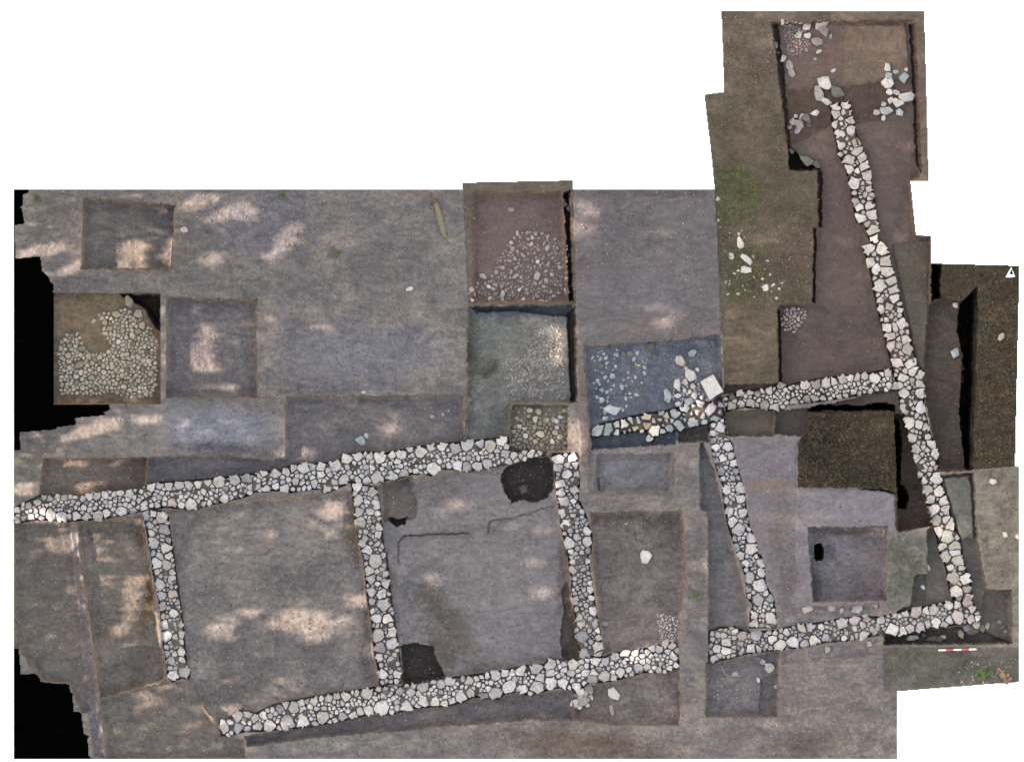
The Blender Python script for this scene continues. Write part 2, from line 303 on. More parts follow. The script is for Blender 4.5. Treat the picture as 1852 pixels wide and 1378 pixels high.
R = [
 ('ground', [(25,342),(1293,342),(1300,500),(1309,700),(1622,700),(1622,1371),(25,1371)], 0, 0, 'grey'),
 # top right tiles
 ('ground', [(1304,20),(1671,20),(1679,327),(1640,330),(1309,330),(1309,166)], 0.0, 0, 'brown_top'),
 ('ground', [(1273,171),(1410,158),(1425,300),(1500,300),(1490,700),(1309,695),(1293,345)], 0.0, 0, 'olive'),
 ('trench_floor', [(1395,40),(1652,36),(1664,322),(1646,326),(1656,424),(1684,427),(1684,476),(1680,705),(1608,705),(1309,712),(1309,694),(1408,692),(1408,550),(1472,549),(1474,412),(1480,410),(1478,308),(1428,306)], -0.45, 3, 'trench_brown'),
 ('trench_floor', [(1398,43),(1650,38),(1656,138),(1540,152),(1412,161)], -0.43, 3, 'trench_pale'),
 ('trench_floor', [(1527,64),(1540,44),(1640,42),(1648,138),(1527,153)], -0.36, 3, 'trench_sand'),
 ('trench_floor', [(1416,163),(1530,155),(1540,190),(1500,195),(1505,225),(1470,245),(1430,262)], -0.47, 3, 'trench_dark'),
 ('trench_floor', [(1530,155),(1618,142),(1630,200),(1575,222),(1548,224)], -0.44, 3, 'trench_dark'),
 ('trench_floor', [(1424,262),(1440,272),(1455,288),(1486,303),(1482,309),(1426,308)], -0.9, 6, 'shadow_black'),
 ('trench_floor', [(1396,42),(1408,42),(1418,120),(1432,270),(1424,270)], -0.72, 5, 'trench_dark'),  # left edge shade put in as a groove of dark soil
 ('trench_floor', [(1478,309),(1489,309),(1487,412),(1480,411)], -0.8, 3, 'trench_dark'),  # this groove and the next darken the soil for side shading
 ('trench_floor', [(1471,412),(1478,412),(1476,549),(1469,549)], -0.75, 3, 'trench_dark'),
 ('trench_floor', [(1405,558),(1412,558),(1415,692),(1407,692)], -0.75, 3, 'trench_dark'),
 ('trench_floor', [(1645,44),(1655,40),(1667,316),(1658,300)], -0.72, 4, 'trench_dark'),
 ('trench_floor', [(1414,556),(1478,551),(1588,550),(1612,668),(1500,680),(1416,692)], -0.5, 6, 'trench_low'),
 ('trench_floor', [(1612,440),(1684,430),(1680,690),(1660,660)], -0.36, 4, 'block'),
 # east tile
 ('ground', [(1684,476),(1843,480),(1835,842),(1700,853),(1680,700)], 0.0, 0, 'east_bank'),
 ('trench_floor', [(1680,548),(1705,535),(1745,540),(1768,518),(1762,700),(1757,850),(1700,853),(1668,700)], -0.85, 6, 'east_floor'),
 ('trench_floor', [(1738,548),(1769,518),(1764,700),(1759,850),(1748,850),(1738,740),(1744,640),(1734,600)], -2.2, 5, 'shadow_black'),  # shadow of the right side built as a near-black slot
 ('trench_floor', [(1685,478),(1703,478),(1700,538),(1684,545)], -1.8, 3, 'shadow_black'),
 # south east tile
 ('ground', [(1700,855),(1843,842),(1843,1232),(1596,1250),(1596,960),(1680,950)], 0.0, 0, 'pale_olive'),
 ('trench_floor', [(1700,857),(1762,854),(1768,975),(1785,1065),(1830,1065),(1832,1165),(1598,1166),(1598,1118),(1646,1092),(1652,1040),(1676,1036),(1676,960),(1690,950)], -0.4, 3, 'se_floor'),
 ('trench_floor', [(1704,862),(1758,857),(1765,975),(1738,975)], -0.2, 4, 'se_pale'),
 ('trench_floor', [(1780,1072),(1829,1067),(1831,1162),(1772,1140)], -0.6, 4, 'se_floor'),
 ('trench_floor', [(1600,1152),(1700,1136),(1770,1132),(1800,1150),(1832,1162),(1602,1164)], -0.7, 4, 'se_dark'),
 ('ground', [(1606,960),(1675,960),(1675,1033),(1650,1037),(1645,1090),(1596,1110)], 0.0, 2, 'green_tile'),
 ('pit_floor', [(1653,1040),(1676,1038),(1676,1088),(1648,1090)], -0.55, 3, 'se_floor'),
 ('ground', [(1596,1168),(1843,1170),(1843,1232),(1597,1250)], 0.0, 2, 'se_bank'),
 # south of the cross wall, round the turf block
 ('trench_floor', [(1308,742),(1402,740),(1402,788),(1316,790)], -0.35, 2, 'block'),
 ('trench_floor', [(1402,740),(1468,738),(1626,700),(1642,745),(1660,850),(1690,950),(1625,962),(1470,790),(1402,786)], -0.42, 2, 'trench_low'),
 ('trench_floor', [(1619,745),(1644,755),(1668,880),(1690,952),(1625,958)], -0.75, 4, 'dirt_west'),
 ('trench_floor', [(1616,748),(1630,766),(1633,800),(1630,880),(1618,885)], -1.9, 4, 'shadow_black'),
 ('pit_floor', [(1624,874),(1638,878),(1646,900),(1641,920),(1626,919)], -2.8, 3, 'shadow_black'),
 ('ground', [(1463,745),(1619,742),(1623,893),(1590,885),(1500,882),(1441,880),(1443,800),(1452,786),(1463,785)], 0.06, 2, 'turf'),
 ('trench_floor', [(1462,744),(1470,735),(1485,730),(1502,731),(1515,735),(1532,731),(1550,735),(1585,729),(1605,728),(1619,735),(1621,743),(1590,741),(1540,744),(1500,741)], -2.0, 3, 'shadow_black'),
 # mauve tile with the square pit
 ('ground', [(1322,792),(1442,786),(1438,880),(1560,882),(1590,885),(1612,890),(1620,897),(1622,958),(1606,962),(1598,1100),(1592,1118),(1440,1132),(1404,1132),(1372,1000),(1335,836)], 0.0, 3, 'mauve'),
 ('ground', [(1441,884),(1500,884),(1560,884),(1590,887),(1612,892),(1618,899),(1620,956),(1606,962),(1598,1096),(1455,1096),(1438,1000)], 0.02, 3, 'mauve_pale'),
 ('pit_floor', [(1460,953),(1606,950),(1604,1086),(1470,1088)], -0.8, 4, 'pit_grey'),
 ('pit_floor', [(1472,986),(1488,982),(1493,1000),(1490,1014),(1476,1017)], -1.7, 3, 'deep'),
 ('trench_floor', [(1405,1104),(1440,1096),(1592,1090),(1592,1122),(1408,1142)], -0.16, 6, 'pit_grey'),
 ('trench_floor', [(1272,800),(1292,850),(1350,1090),(1358,1142),(1280,1146),(1280,928),(1266,922),(1264,800)], -0.36, 4, 'lane'),
 # pit between the baulks
 ('trench_floor', [(1060,806),(1222,800),(1222,897),(1064,897)], -0.14, 4, 'pit_grey'),
 ('pit_floor', [(1078,821),(1214,819),(1212,889),(1075,889)], -0.55, 3, 'room_c'),
 ('pit_floor', [(1073,866),(1080,866),(1082,890),(1073,890)], -0.25, 2, 'pit_grey'),
 ('pit_floor', [(1082,866),(1090,866),(1092,890),(1083,890)], -0.38, 2, 'pit_grey'),
 ('trench_floor', [(1055,625),(1230,612),(1304,604),(1306,700),(1312,760),(1278,790),(1070,812),(1066,790)], -0.32, 4, 'blue'),
 ('trench_floor', [(1070,782),(1222,772),(1222,803),(1070,813)], -0.42, 3, 'blue_dark'),
 ('trench_floor', [(1224,774),(1278,768),(1284,798),(1228,800)], -0.5, 4, 'se_dark'),
 ('ground', [(1038,342),(1293,342),(1304,604),(1055,623),(1040,620)], 0.05, 0, 'grey_right'),
 # central column of pits
 ('ground', [(836,330),(1036,326),(1042,550),(845,552)], 0.0, 0, 'rim_brown'),
 ('pit_floor', [(852,350),(1016,346),(1028,546),(854,549)], -0.5, 6, 'pit_brown'),
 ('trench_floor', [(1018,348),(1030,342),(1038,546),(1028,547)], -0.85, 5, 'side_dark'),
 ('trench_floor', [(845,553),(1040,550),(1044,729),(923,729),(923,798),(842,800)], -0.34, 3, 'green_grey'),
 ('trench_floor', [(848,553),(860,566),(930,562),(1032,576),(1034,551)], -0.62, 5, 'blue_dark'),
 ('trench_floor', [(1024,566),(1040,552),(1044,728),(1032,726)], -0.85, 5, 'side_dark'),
 ('trench_floor', [(856,650),(880,638),(905,645),(898,668),(880,690),(860,690)], -0.46, 8, 'green_grey'),
 ('ground', [(1043,552),(1055,625),(1067,800),(1064,840),(1050,835),(1046,730)], 0.06, 2, 'ridge'),
 ('trench_floor', [(924,731),(1027,731),(1027,816),(922,814)], -0.32, 2, 'cobble_earth'),
 # north west pits
 ('pit_floor', [(148,357),(318,370),(312,484),(302,492),(146,488)], -0.75, 6, 'pit_one'),
 ('pit_floor', [(95,529),(290,530),(290,731),(95,731)], -0.5, 0, 'pit_two'),
 ('pit_floor', [(212,531),(289,531),(289,600),(276,590),(262,560),(240,548)], -1.1, 8, 'trench_dark'),  # corner shadow given as a dip with darker soil colour
 ('pit_floor', [(300,537),(465,540),(465,720),(300,720)], -0.55, 7, 'pit_three'),
 # strip north of the long wall
 ('trench_floor', [(515,716),(840,712),(842,800),(922,788),(924,835),(640,856),(470,868),(270,886),(265,892),(264,826),(400,820),(480,830),(516,826)], -0.32, 7, 'strip'),
 ('trench_floor', [(78,828),(266,826),(264,892),(66,902),(72,872)], -0.42, 5, 'strip_brown'),
 # rooms
 ('room_floor', [(25,946),(128,944),(140,1040),(152,1160),(168,1290),(146,1287),(131,1252),(125,1236),(73,1232),(33,1171),(25,1171)], -0.24, 4, 'olive_grey'),
 ('room_floor', [(136,944),(256,930),(302,1230),(180,1264),(160,1110)], -0.33, 5, 'room_west'),
 ('ground', [(124,950),(140,950),(158,1110),(176,1262),(192,1371),(168,1371),(152,1240),(138,1090)], -0.14, 6, 'lilac'),
 ('room_floor', [(180,1264),(302,1230),(342,1232),(396,1325),(440,1335),(445,1371),(192,1371)], -0.2, 5, 'olive_grey'),
 ('room_floor', [(300,920),(640,886),(686,1242),(460,1296),(396,1312),(336,1240)], -0.36, 5, 'room_b'),
 ('room_floor', [(668,880),(780,860),(905,838),(1005,818),(1052,1195),(726,1242)], -0.34, 4, 'room_c'),
 ('room_floor', [(690,872),(740,862),(746,890),(753,905),(752,935),(745,940),(692,945)], -0.5, 3, 'brown_patch'),
 ('room_floor', [(722,978),(730,974),(800,969),(880,966),(884,943),(940,930),(1008,912),(1048,1190),(728,1238),(716,1000)], -0.42, 3, 'room_c'),
 ('room_floor', [(716,1000),(717,984),(722,974),(732,968),(800,964),(848,962),(848,966),(800,968),(734,972),(725,978),(721,990),(722,1020),(718,1020)], -0.49, 2, 'room_c'),
 ('room_floor', [(880,966),(882,944),(888,938),(930,934),(965,922),(1004,912),(1004,916),(966,927),(930,939),(890,943),(886,950),(884,968)], -0.48, 2, 'room_c'),
 ('room_floor', [(742,862),(746,862),(750,890),(757,905),(756,930),(752,932),(752,906),(745,892)], -0.5, 3, 'room_c'),
 ('pit_floor', [(699,936),(718,938),(738,935),(732,949),(715,952),(704,946)], -0.9, 3, 'deep'),
 ('pit_floor', [(722,1168),(745,1162),(782,1168),(790,1195),(806,1224),(728,1238)], -0.85, 3, 'deep'),
 ('pit_floor', [(903,858),(918,842),(940,834),(965,826),(992,826),(1000,842),(1001,880),(990,900),(968,909),(945,904),(925,909),(912,892)], -0.9, 3, 'deep'),
 ('pit_floor', [(936,880),(950,875),(958,884),(954,894),(940,896)], -0.7, 3, 'brown_patch'),
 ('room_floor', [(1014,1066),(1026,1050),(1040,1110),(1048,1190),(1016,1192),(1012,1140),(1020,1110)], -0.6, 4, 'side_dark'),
 ('room_floor', [(1066,926),(1234,922),(1242,1000),(1228,1166),(1090,1186),(1070,990)], -0.4, 6, 'room_d'),
 ('trench_floor', [(1040,1240),(1103,1232),(1228,1205),(1228,1311),(1110,1312),(1040,1302)], -0.36, 5, 'room_d'),
 ('trench_floor', [(1034,1244),(1100,1238),(1104,1304),(1038,1300)], -0.36, 5, 'south_brown'),
 ('trench_floor', [(440,1330),(640,1296),(940,1250),(1040,1244),(1040,1302),(960,1302),(800,1314),(560,1335),(446,1350)], -0.3, 8, 'south_strip'),
 ('trench_floor', [(1276,1196),(1330,1190),(1411,1176),(1408,1297),(1275,1297)], -0.4, 5, 'lane'),
 ('trench_floor', [(1376,1228),(1406,1218),(1406,1294),(1372,1294)], -0.52, 4, 'south_strip'),
 ('trench_floor', [(1411,1176),(1592,1152),(1592,1186),(1470,1196),(1412,1204)], -0.14, 6, 'pit_grey'),
]
BLACKS = [
 [(25,342),(52,342),(50,348),(41,352),(41,370),(38,372),(44,404),(25,407)],
 [(25,407),(28,467),(72,463),(76,490),(87,500),(90,509),(97,514),(95,530),(95,731),(197,731),(198,740),(187,745),(190,750),(135,755),(137,767),(103,772),(100,776),(35,781),(36,813),(25,814)],
 [(25,1171),(33,1171),(37,1218),(70,1217),(73,1232),(125,1236),(126,1250),(131,1252),(132,1285),(146,1287),(151,1325),(161,1330),(158,1335),(160,1365),(166,1371),(25,1371)],
]
Zs = {'a': (0, 320, 3.827), 'b': (460, 320, 3.827), 'c': (820, 320, 3.827), 'd': (1260, 0, 3.827), 'e': (1260, 320, 3.827),
      'f': (0, 640, 3.827), 'g': (460, 640, 3.827), 'h': (820, 640, 3.827), 'i': (1260, 640, 3.827),
      'j': (0, 1000, 3.646), 'k': (460, 1000, 3.646), 'l': (820, 1000, 3.646), 'm': (1260, 1000, 3.646), 'n': (1560, 440, 3.827), 'o': (1560, 800, 2.932)}
def zz(key, pts):
    ox, oy, s = Zs[key]
    return [(ox + p[0] / s, oy + p[1] / s) + tuple(q / s for q in p[2:3]) + tuple(p[3:]) for p in pts]

# ground plans of the walls (outline, stones seen in the photograph, level of the top)
WALLS = []
def wall_plan(*a, **k): WALLS.append((a, k))
# long upper wall on the left
wall_plan('longest grey stone wall, running across the left half above the three rooms',
 [(26,917),(68,897),(125,895),(183,888),(251,883),(282,873),(366,867),(418,861),(460,856),(476,853),(510,850),(528,840),(588,837),(617,832),(617,823),(659,818),(700,819),(737,811),(774,805),(808,801),(852,797),(920,790),(922,814),(990,816),(985,824),(930,838),(889,845),(844,854),(821,849),(797,849),(779,861),(768,857),(747,858),(719,866),(669,874),(632,874),(601,888),(588,893),(580,884),(546,887),(523,892),(512,888),(460,890),(444,899),(366,917),(353,922),(334,921),(300,918),(251,926),(188,938),(115,944),(70,940),(26,947)],
 zz('f', [(1040,920,32),(1105,915,25),(1170,915,28),(1240,915,28),(1310,910,30),(1375,905,25),(1425,900,30),(1515,885,42),(1620,870,40),(1710,860,40),(1800,835,30),(1320,1040,38),(1190,1030,32),(680,1125,40),(600,1120,28),(530,1120,32),(425,1125,38),(350,1115,38),(740,1100,28),(840,1090,35),(620,985,28),(670,985,28),(730,980,22),(345,1000,22),(440,990,25),(300,1090,30)])
 + zz('g', [(50,830,30),(145,825,40),(220,810,32),(268,790,25),(340,785,42),(400,780,30),(460,780,30),(560,775,40),(640,720,38),(715,710,32),(800,710,25),(870,715,42),(620,870,38),(550,890,25),(500,930,35),(210,935,32),(1015,695,36),(950,700,22),(1080,660,20),(1150,675,42),(1225,645,28),(1300,635,35),(1395,655,38),(1475,630,42),(1565,625,25),(1635,640,38),(1710,605,30),(1740,690,28),(1240,795,48),(1410,775,38),(1465,780,34),(1545,780,38),(1610,760,38),(850,855,38),(945,845,38),(1035,825,28),(455,835,25),(285,880,25)]),
 0.02, ['M_st_grey', 'M_st_dark', 'M_st_grey', 'M_st_pale'], 'M_fill', 10.5, 1)
wall_plan('grey stone wall hanging down from the long upper wall at the far left',
 [(256,924),(296,922),(304,935),(308,967),(313,1000),(320,1055),(329,1115),(333,1165),(337,1203),(343,1214),(341,1230),(328,1226),(313,1233),(303,1225),(300,1197),(295,1165),(291,1123),(285,1071),(276,1036),(272,1000),(266,967),(261,942)],
 zz('f', [(1060,1105,26),(1010,1120,30),(1115,1135,38),(1135,1210,35),(1065,1310,40),(1145,1350,35),(1040,1185,22),(1050,1240,20)])
 + zz('j', [(1035,65,32),(1100,80,30),(1050,205,38),(1130,180,28),(1135,270,28),(1065,280,30),(1070,350,30),(1085,480,32),(1140,480,28),(1095,545,40),(1195,540,22),(1200,650,32),(1125,710,30),(1210,780,40),(1135,810,38),(1145,400,28),(1195,700,22),(1050,20,26),(1110,15,26)]),
 0.0, ['M_st_grey', 'M_st_dark', 'M_st_pale'], 'M_fill', 10.5, 2)
wall_plan('grey stone wall between the two big rooms, from the long upper wall to the lower one',
 [(635,874),(666,876),(679,882),(687,920),(690,954),(695,1000),(699,1000),(704,1055),(710,1101),(718,1154),(723,1192),(727,1236),(686,1240),(685,1217),(679,1189),(675,1159),(671,1118),(664,1077),(660,1036),(655,1000),(651,985),(644,954),(640,914),(636,885)],
 zz('g', [(705,915,34),(720,1010,35),(840,1045,35),(815,960,30),(725,1090,32),(735,1170,40),(800,1090,28),(855,1250,25),(785,1365,35),(740,1310,25)])
 + zz('k', [(800,50,45),(745,20,28),(755,120,33),(770,170,33),(870,195,28),(770,255,30),(840,270,30),(850,345,40),(805,430,33),(880,430,33),(820,540,40),(905,520,25),(905,600,40),(825,620,38),(845,800,35),(900,710,30),(940,800,25),(825,690,25)]),
 0.0, ['M_st_grey', 'M_st_pale', 'M_st_dark'], 'M_fill', 10.5, 3)
wall_plan('dark grey rubbly stone wall just right of the deep round pit',
 [(1000,820),(1040,820),(1045,823),(1049,862),(1047,901),(1060,930),(1071,967),(1070,1000),(1063,1004),(1071,1055),(1078,1101),(1086,1143),(1090,1186),(1050,1191),(1048,1176),(1039,1148),(1041,1115),(1035,1082),(1033,1041),(1026,1000),(1021,980),(1016,954),(1012,922),(1007,888),(1003,849)],
 zz('h', [(795,1310,42),(770,1180,32),(760,1090,38),(835,940,30),(745,900,35),(740,960,35),(765,1020,38),(735,730,36),(730,790,30),(785,835,30),(920,1300,32),(850,1270,28),(820,720,30)])
 + zz('l', [(955,620,34),(960,665,26),(860,660,40),(845,555,40),(920,380,25),(800,310,28),(905,245,25),(780,110,28),(890,55,20),(830,430,25),(925,470,30),(840,470,30)]),
 0.0, ['M_st_grey', 'M_st_dark', 'M_st_dark', 'M_st_pink'], 'M_fill', 10.5, 4)
wall_plan('long lower grey stone wall closing the big rooms at the bottom',
 [(396,1303),(412,1302),(424,1287),(440,1283),(460,1291),(496,1274),(550,1263),(597,1255),(635,1250),(685,1241),(726,1240),(775,1230),(822,1225),(899,1215),(952,1203),(985,1202),(990,1193),(1017,1193),(1050,1192),(1094,1187),(1108,1181),(1149,1176),(1177,1170),(1204,1165),(1226,1162),(1229,1208),(1204,1217),(1163,1217),(1103,1233),(1061,1236),(1048,1250),(1034,1247),(1012,1244),(985,1250),(952,1258),(940,1250),(910,1256),(904,1265),(858,1261),(830,1272),(808,1277),(748,1281),(704,1293),(679,1289),(625,1302),(561,1314),(504,1320),(460,1324),(446,1322),(412,1332),(400,1330)],
 zz('j', [(1475,1150,35),(1560,1080,35),(1570,1150,36)])
 + zz('k', [(740,920,45),(605,945,33),(545,945,25),(490,960,25),(395,975,25),(260,1020,35),(170,1030,28),(320,1035,25),(215,1110,45),(310,1105,46),(450,1085,42),(100,1140,45),(755,1035,35),(840,1020,50),(1000,1010,40),(1110,880,40),(1290,850,33),(1110,975,33),(1190,975,28),(1255,990,25),(1360,940,35),(1590,920,35),(1590,810,35),(1680,880,42),(1510,940,25),(1420,840,28),(1030,920,28)])
 + zz('l', [(455,900,38),(550,885,42),(540,760,42),(440,780,32),(570,820,32),(645,735,38),(640,790,28),(640,855,42),(725,860,33),(780,790,28),(795,735,35),(875,790,28),(925,790,28),(915,830,34),(940,712,30),(995,810,35),(960,770,20),(810,880,28),(1100,785,30),(1215,760,32),(1065,690,28),(1135,660,28),(1420,760,18),(1355,770,18),(1400,600,24),(1440,610,25),(1470,740,18),(1450,680,25),(1310,630,20)]),
 0.0, ['M_st_grey', 'M_st_dark', 'M_st_grey', 'M_st_pale'], 'M_fill', 10.5, 5)
wall_plan('loose pale stone wall in the bluish trench, left of the big white block',
 [(1068,786),(1081,768),(1092,765),(1134,755),(1165,748),(1207,742),(1228,736),(1250,728),(1284,727),(1306,718),(1310,745),(1312,752),(1279,768),(1238,777),(1212,781),(1186,790),(1181,802),(1172,790),(1168,778),(1134,783),(1097,787),(1071,793)],
 zz('h', [(1075,520,38),(1000,525,42),(1180,485,30),(1140,495,25),(1235,460,25),(1335,440,32),(1395,530,38),(1450,530,22),(1490,515,28),(1535,410,38),(1560,490,35),(1440,420,22),(1340,490,25),(1475,425,20),(1355,590,28),(1305,530,22),(1275,460,20),(1780,380,42),(1820,450,28),(1660,470,35),(1690,400,30),(1610,380,30)]),
 -0.05, ['M_st_blue', 'M_st_pale', 'M_st_white', 'M_st_yel'], 'M_fill_d', 12.5, 6, gap=2.2)
wall_plan('pinkish pale stone wall crossing from the big white block to the long right wall',
 [(1308,718),(1344,707),(1380,703),(1404,700),(1409,691),(1419,693),(1421,699),(1448,691),(1490,684),(1532,679),(1574,674),(1613,667),(1622,690),(1626,704),(1574,713),(1521,721),(1477,728),(1425,733),(1417,742),(1385,741),(1346,737),(1313,745)],
 zz('i', [(750,215,36),(830,210,35),(895,205,40),(955,190,30),(1010,180,32),(1068,165,26),(1112,162,26),(1165,160,25),(1235,165,40),(770,315,28),(812,312,28),(375,340,32),(470,350,32),(545,370,32),(585,215,28),(680,330,28),(1390,220,34),(1325,130,28),(300,270,30),(240,290,25)]),
 -0.1, ['M_st_pale', 'M_st_pink', 'M_st_pink', 'M_st_slate'], 'M_fill_d', 9.8, 7)
wall_plan('lilac grey stone wall slanting down from the big white block to the bottom right wall',
 [(1280,768),(1311,756),(1315,786),(1325,802),(1332,836),(1346,883),(1351,922),(1357,954),(1367,974),(1370,1000),(1378,1005),(1383,1027),(1386,1058),(1400,1080),(1405,1121),(1405,1136),(1356,1136),(1356,1110),(1362,1094),(1351,1080),(1349,1047),(1342,1022),(1333,1000),(1323,972),(1315,946),(1308,904),(1306,875),(1297,854),(1289,823),(1285,794)],
 zz('i', [(290,1215,42),(385,1270,40),(380,1350,42),(265,1340,30),(300,925,35),(205,940,33),(305,1005,33),(205,1010,25),(225,1085,35),(320,1100,33),(255,1160,33),(345,1150,25),(245,700,28),(255,760,28),(180,720,28),(130,740,30),(220,640,38),(130,650,28),(170,510,35),(110,600,25),(165,820,30),(210,590,25),(275,810,25),(250,860,22),(175,860,22)])
 + zz('m', [(400,310,42),(490,430,40),(420,215,42),(345,160,36),(425,130,28),(425,60,28),(290,20,26),(485,305,25),(325,70,25),(380,410,28),(375,460,28),(340,240,22)]),
 -0.02, ['M_st_grey', 'M_st_dark', 'M_st_dark'], 'M_fill', 10.0, 8)
wall_plan('tall cream stone wall running down the whole right side',
 [(1503,191),(1537,183),(1544,219),(1550,243),(1563,274),(1571,293),(1575,321),(1583,358),(1587,393),(1589,414),(1587,435),(1600,440),(1607,456),(1614,482),(1622,513),(1630,545),(1636,573),(1647,602),(1652,634),(1660,662),(1672,671),(1672,718),(1675,747),(1683,781),(1694,810),(1699,844),(1707,886),(1717,917),(1728,951),(1738,975),(1746,1025),(1755,1046),(1758,1073),(1760,1086),(1726,1086),(1719,1070),(1712,1025),(1700,998),(1699,985),(1689,946),(1678,912),(1670,880),(1657,846),(1649,807),(1639,771),(1631,739),(1626,705),(1622,688),(1615,668),(1607,634),(1600,602),(1592,571),(1583,534),(1577,498),(1571,472),(1562,448),(1578,440),(1570,425),(1567,406),(1550,401),(1547,388),(1543,355),(1537,327),(1529,298),(1519,282),(1513,253),(1506,222)],
 zz('d', [(1035,725,28),(1040,785,32),(960,740,28),(965,790,28),(1060,830,25),(1000,930,35),(1070,900,30),(1105,985,33),(1005,1005,30),(1115,1050,33),(1060,1110,38),(1150,1090,38),(1160,1150,36),(1180,1215,35),(1090,1270,42),(1060,1170,28),(1195,1310,25),(1215,1355,25),(955,860,25),(1010,865,28)])
 + zz('e', [(1105,175,26),(1130,210,26),(1205,200,33),(1215,260,38),(1135,290,36),(1225,370,38),(1235,420,28),(1210,140,24),(1190,500,38),(1290,500,45),(1210,595,33),(1310,580,40),(1240,640,33),(1320,655,42),(1270,750,46),(1345,725,33),(1365,785,38),(1375,835,38),(1280,910,32),(1330,900,28),(1425,1020,38),(1320,1050,36),(1340,1100,36),(1375,1045,28),(1450,1125,35),(1465,1190,42),(1340,1165,36),(1405,1165,25)])
 + zz('i', [(1385,60,36),(1490,70,40),(1500,110,36),(1430,165,32),(1550,150,32),(1545,210,30),(1545,270,33),(1555,370,38),(1475,480,40),(1540,490,30),(1600,510,32),(1440,270,32),(1445,380,38),(1520,660,33),(1630,620,35),(1655,690,32),(1500,580,32),(1525,720,30),(1575,790,28),(1600,940,38),(1690,950,38),(1660,860,40),(1620,1010,32),(1710,1020,32),(1640,1080,42),(1725,1080,30),(1655,1150,40),(1760,1180,33),(1680,1230,33),(1745,1265,40),(1730,1150,24),(1695,1340,32),(1790,1340,38)])
 + zz('o', [(490,580,28),(510,625,28),(435,600,32),(545,725,28),(485,720,33),(500,790,30),(555,780,20)]),
 -0.1, ['M_st_pale', 'M_st_pale', 'M_st_grey', 'M_st_white'], 'M_fill_d', 10.0, 9)
wall_plan('pale stone wall along the bottom right, ending below the tall cream wall',
 [(1282,1143),(1304,1134),(1329,1134),(1351,1142),(1405,1139),(1446,1129),(1488,1125),(1520,1118),(1556,1115),(1589,1115),(1611,1110),(1658,1101),(1710,1089),(1760,1089),(1763,1097),(1775,1114),(1772,1126),(1737,1129),(1699,1134),(1671,1140),(1636,1149),(1589,1149),(1534,1159),(1493,1162),(1452,1171),(1425,1174),(1356,1182),(1315,1192),(1281,1200)],
 zz('m', [(195,590,34),(195,640,34),(130,630,28),(180,545,22),(365,630,36),(405,640,30),(395,540,38),(300,545,33),(550,610,40),(635,590,38),(700,490,32),(745,490,32),(775,580,35),(715,595,28),(960,460,38),(1040,440,35),(1100,545,32),(1180,500,36),(1220,445,25),(1100,480,22),(500,570,30)])
 + zz('o', [(555,840,27),(460,862,26),(505,925,33),(500,858,20),(390,955,25),(310,980,28),(280,900,33),(160,995,33),(375,890,28),(250,985,22),(215,1000,22),(465,940,22),(340,890,22),(345,960,18)]),
 -0.04, ['M_st_grey', 'M_st_pink', 'M_st_pale', 'M_st_pale'], 'M_fill', 10.2, 10)

STEP = 1.5
gx = np.arange(-2, 1856, STEP); gy = np.arange(-2, 1382, STEP)
GX, GY = np.meshgrid(gx, gy)                       # rows = y
wx = GX + 1.6 * vnoise(GX, GY, 9, 1) + 1.0 * vnoise(GX, GY, 3.5, 2)
wy = GY + 1.6 * vnoise(GX, GY, 9, 3) + 1.0 * vnoise(GX, GY, 3.5, 4)
H = np.zeros_like(GX); RID = np.zeros(GX.shape, int)
for i, (nm, poly, z, ew, sk) in enumerate(R):
    if -0.9 <= z < 0: z *= 0.72 if z > -0.5 else 0.64
    p = np.array(poly, float)
    a = max(int((p[:, 0].min() - 8 + 2) / STEP), 0); b = int((p[:, 0].max() + 8 + 2) / STEP) + 1
    c = max(int((p[:, 1].min() - 8 + 2) / STEP), 0); d = int((p[:, 1].max() + 8 + 2) / STEP) + 1
    sl = (slice(c, d), slice(a, b))
    ux, uy = (wx[sl], wy[sl]) if ew > 0 else (GX[sl], GY[sl])
    ins = inside(poly, ux, uy)
    if ew > 0:
        t = np.clip(edge_dist(poly, ux, uy) / ew, 0, 1) * ins
        t = t * t * (3 - 2 * t) * 0.5 + t * 0.5
    else: t = ins * 1.0
    H[sl] = H[sl] * (1 - t) + z * t
    RID[sl] = np.where(ins, i + 1, RID[sl])
# dug edges never spill past the outline of the dig
OUT = [(25,342),(836,342),(836,330),(1035,326),(1036,342),(1292,342),(1283,255),(1273,171),(1309,166),(1304,20),(1671,20),(1679,327),(1646,328),(1656,424),(1684,427),(1684,476),(1843,480),(1835,842),(1843,843),(1843,1232),(1622,1249),(1622,1371),(25,1371)]
outm = ~inside(OUT, GX, GY)
soilm = ~outm
BL = np.zeros(GX.shape, bool)
for q in BLACKS: BL |= inside(q, GX, GY)
BL &= (RID == 1) | (RID == 0)
H += soilm * ~BL * (0.02 * vnoise(GX, GY, 40, 21) + 0.014 * vnoise(GX, GY, 14, 22) + 0.009 * vnoise(GX, GY, 5.5, 23) + 0.003 * vnoise(GX + 0.4 * GY, GY - 0.4 * GX, 3.1, 24))
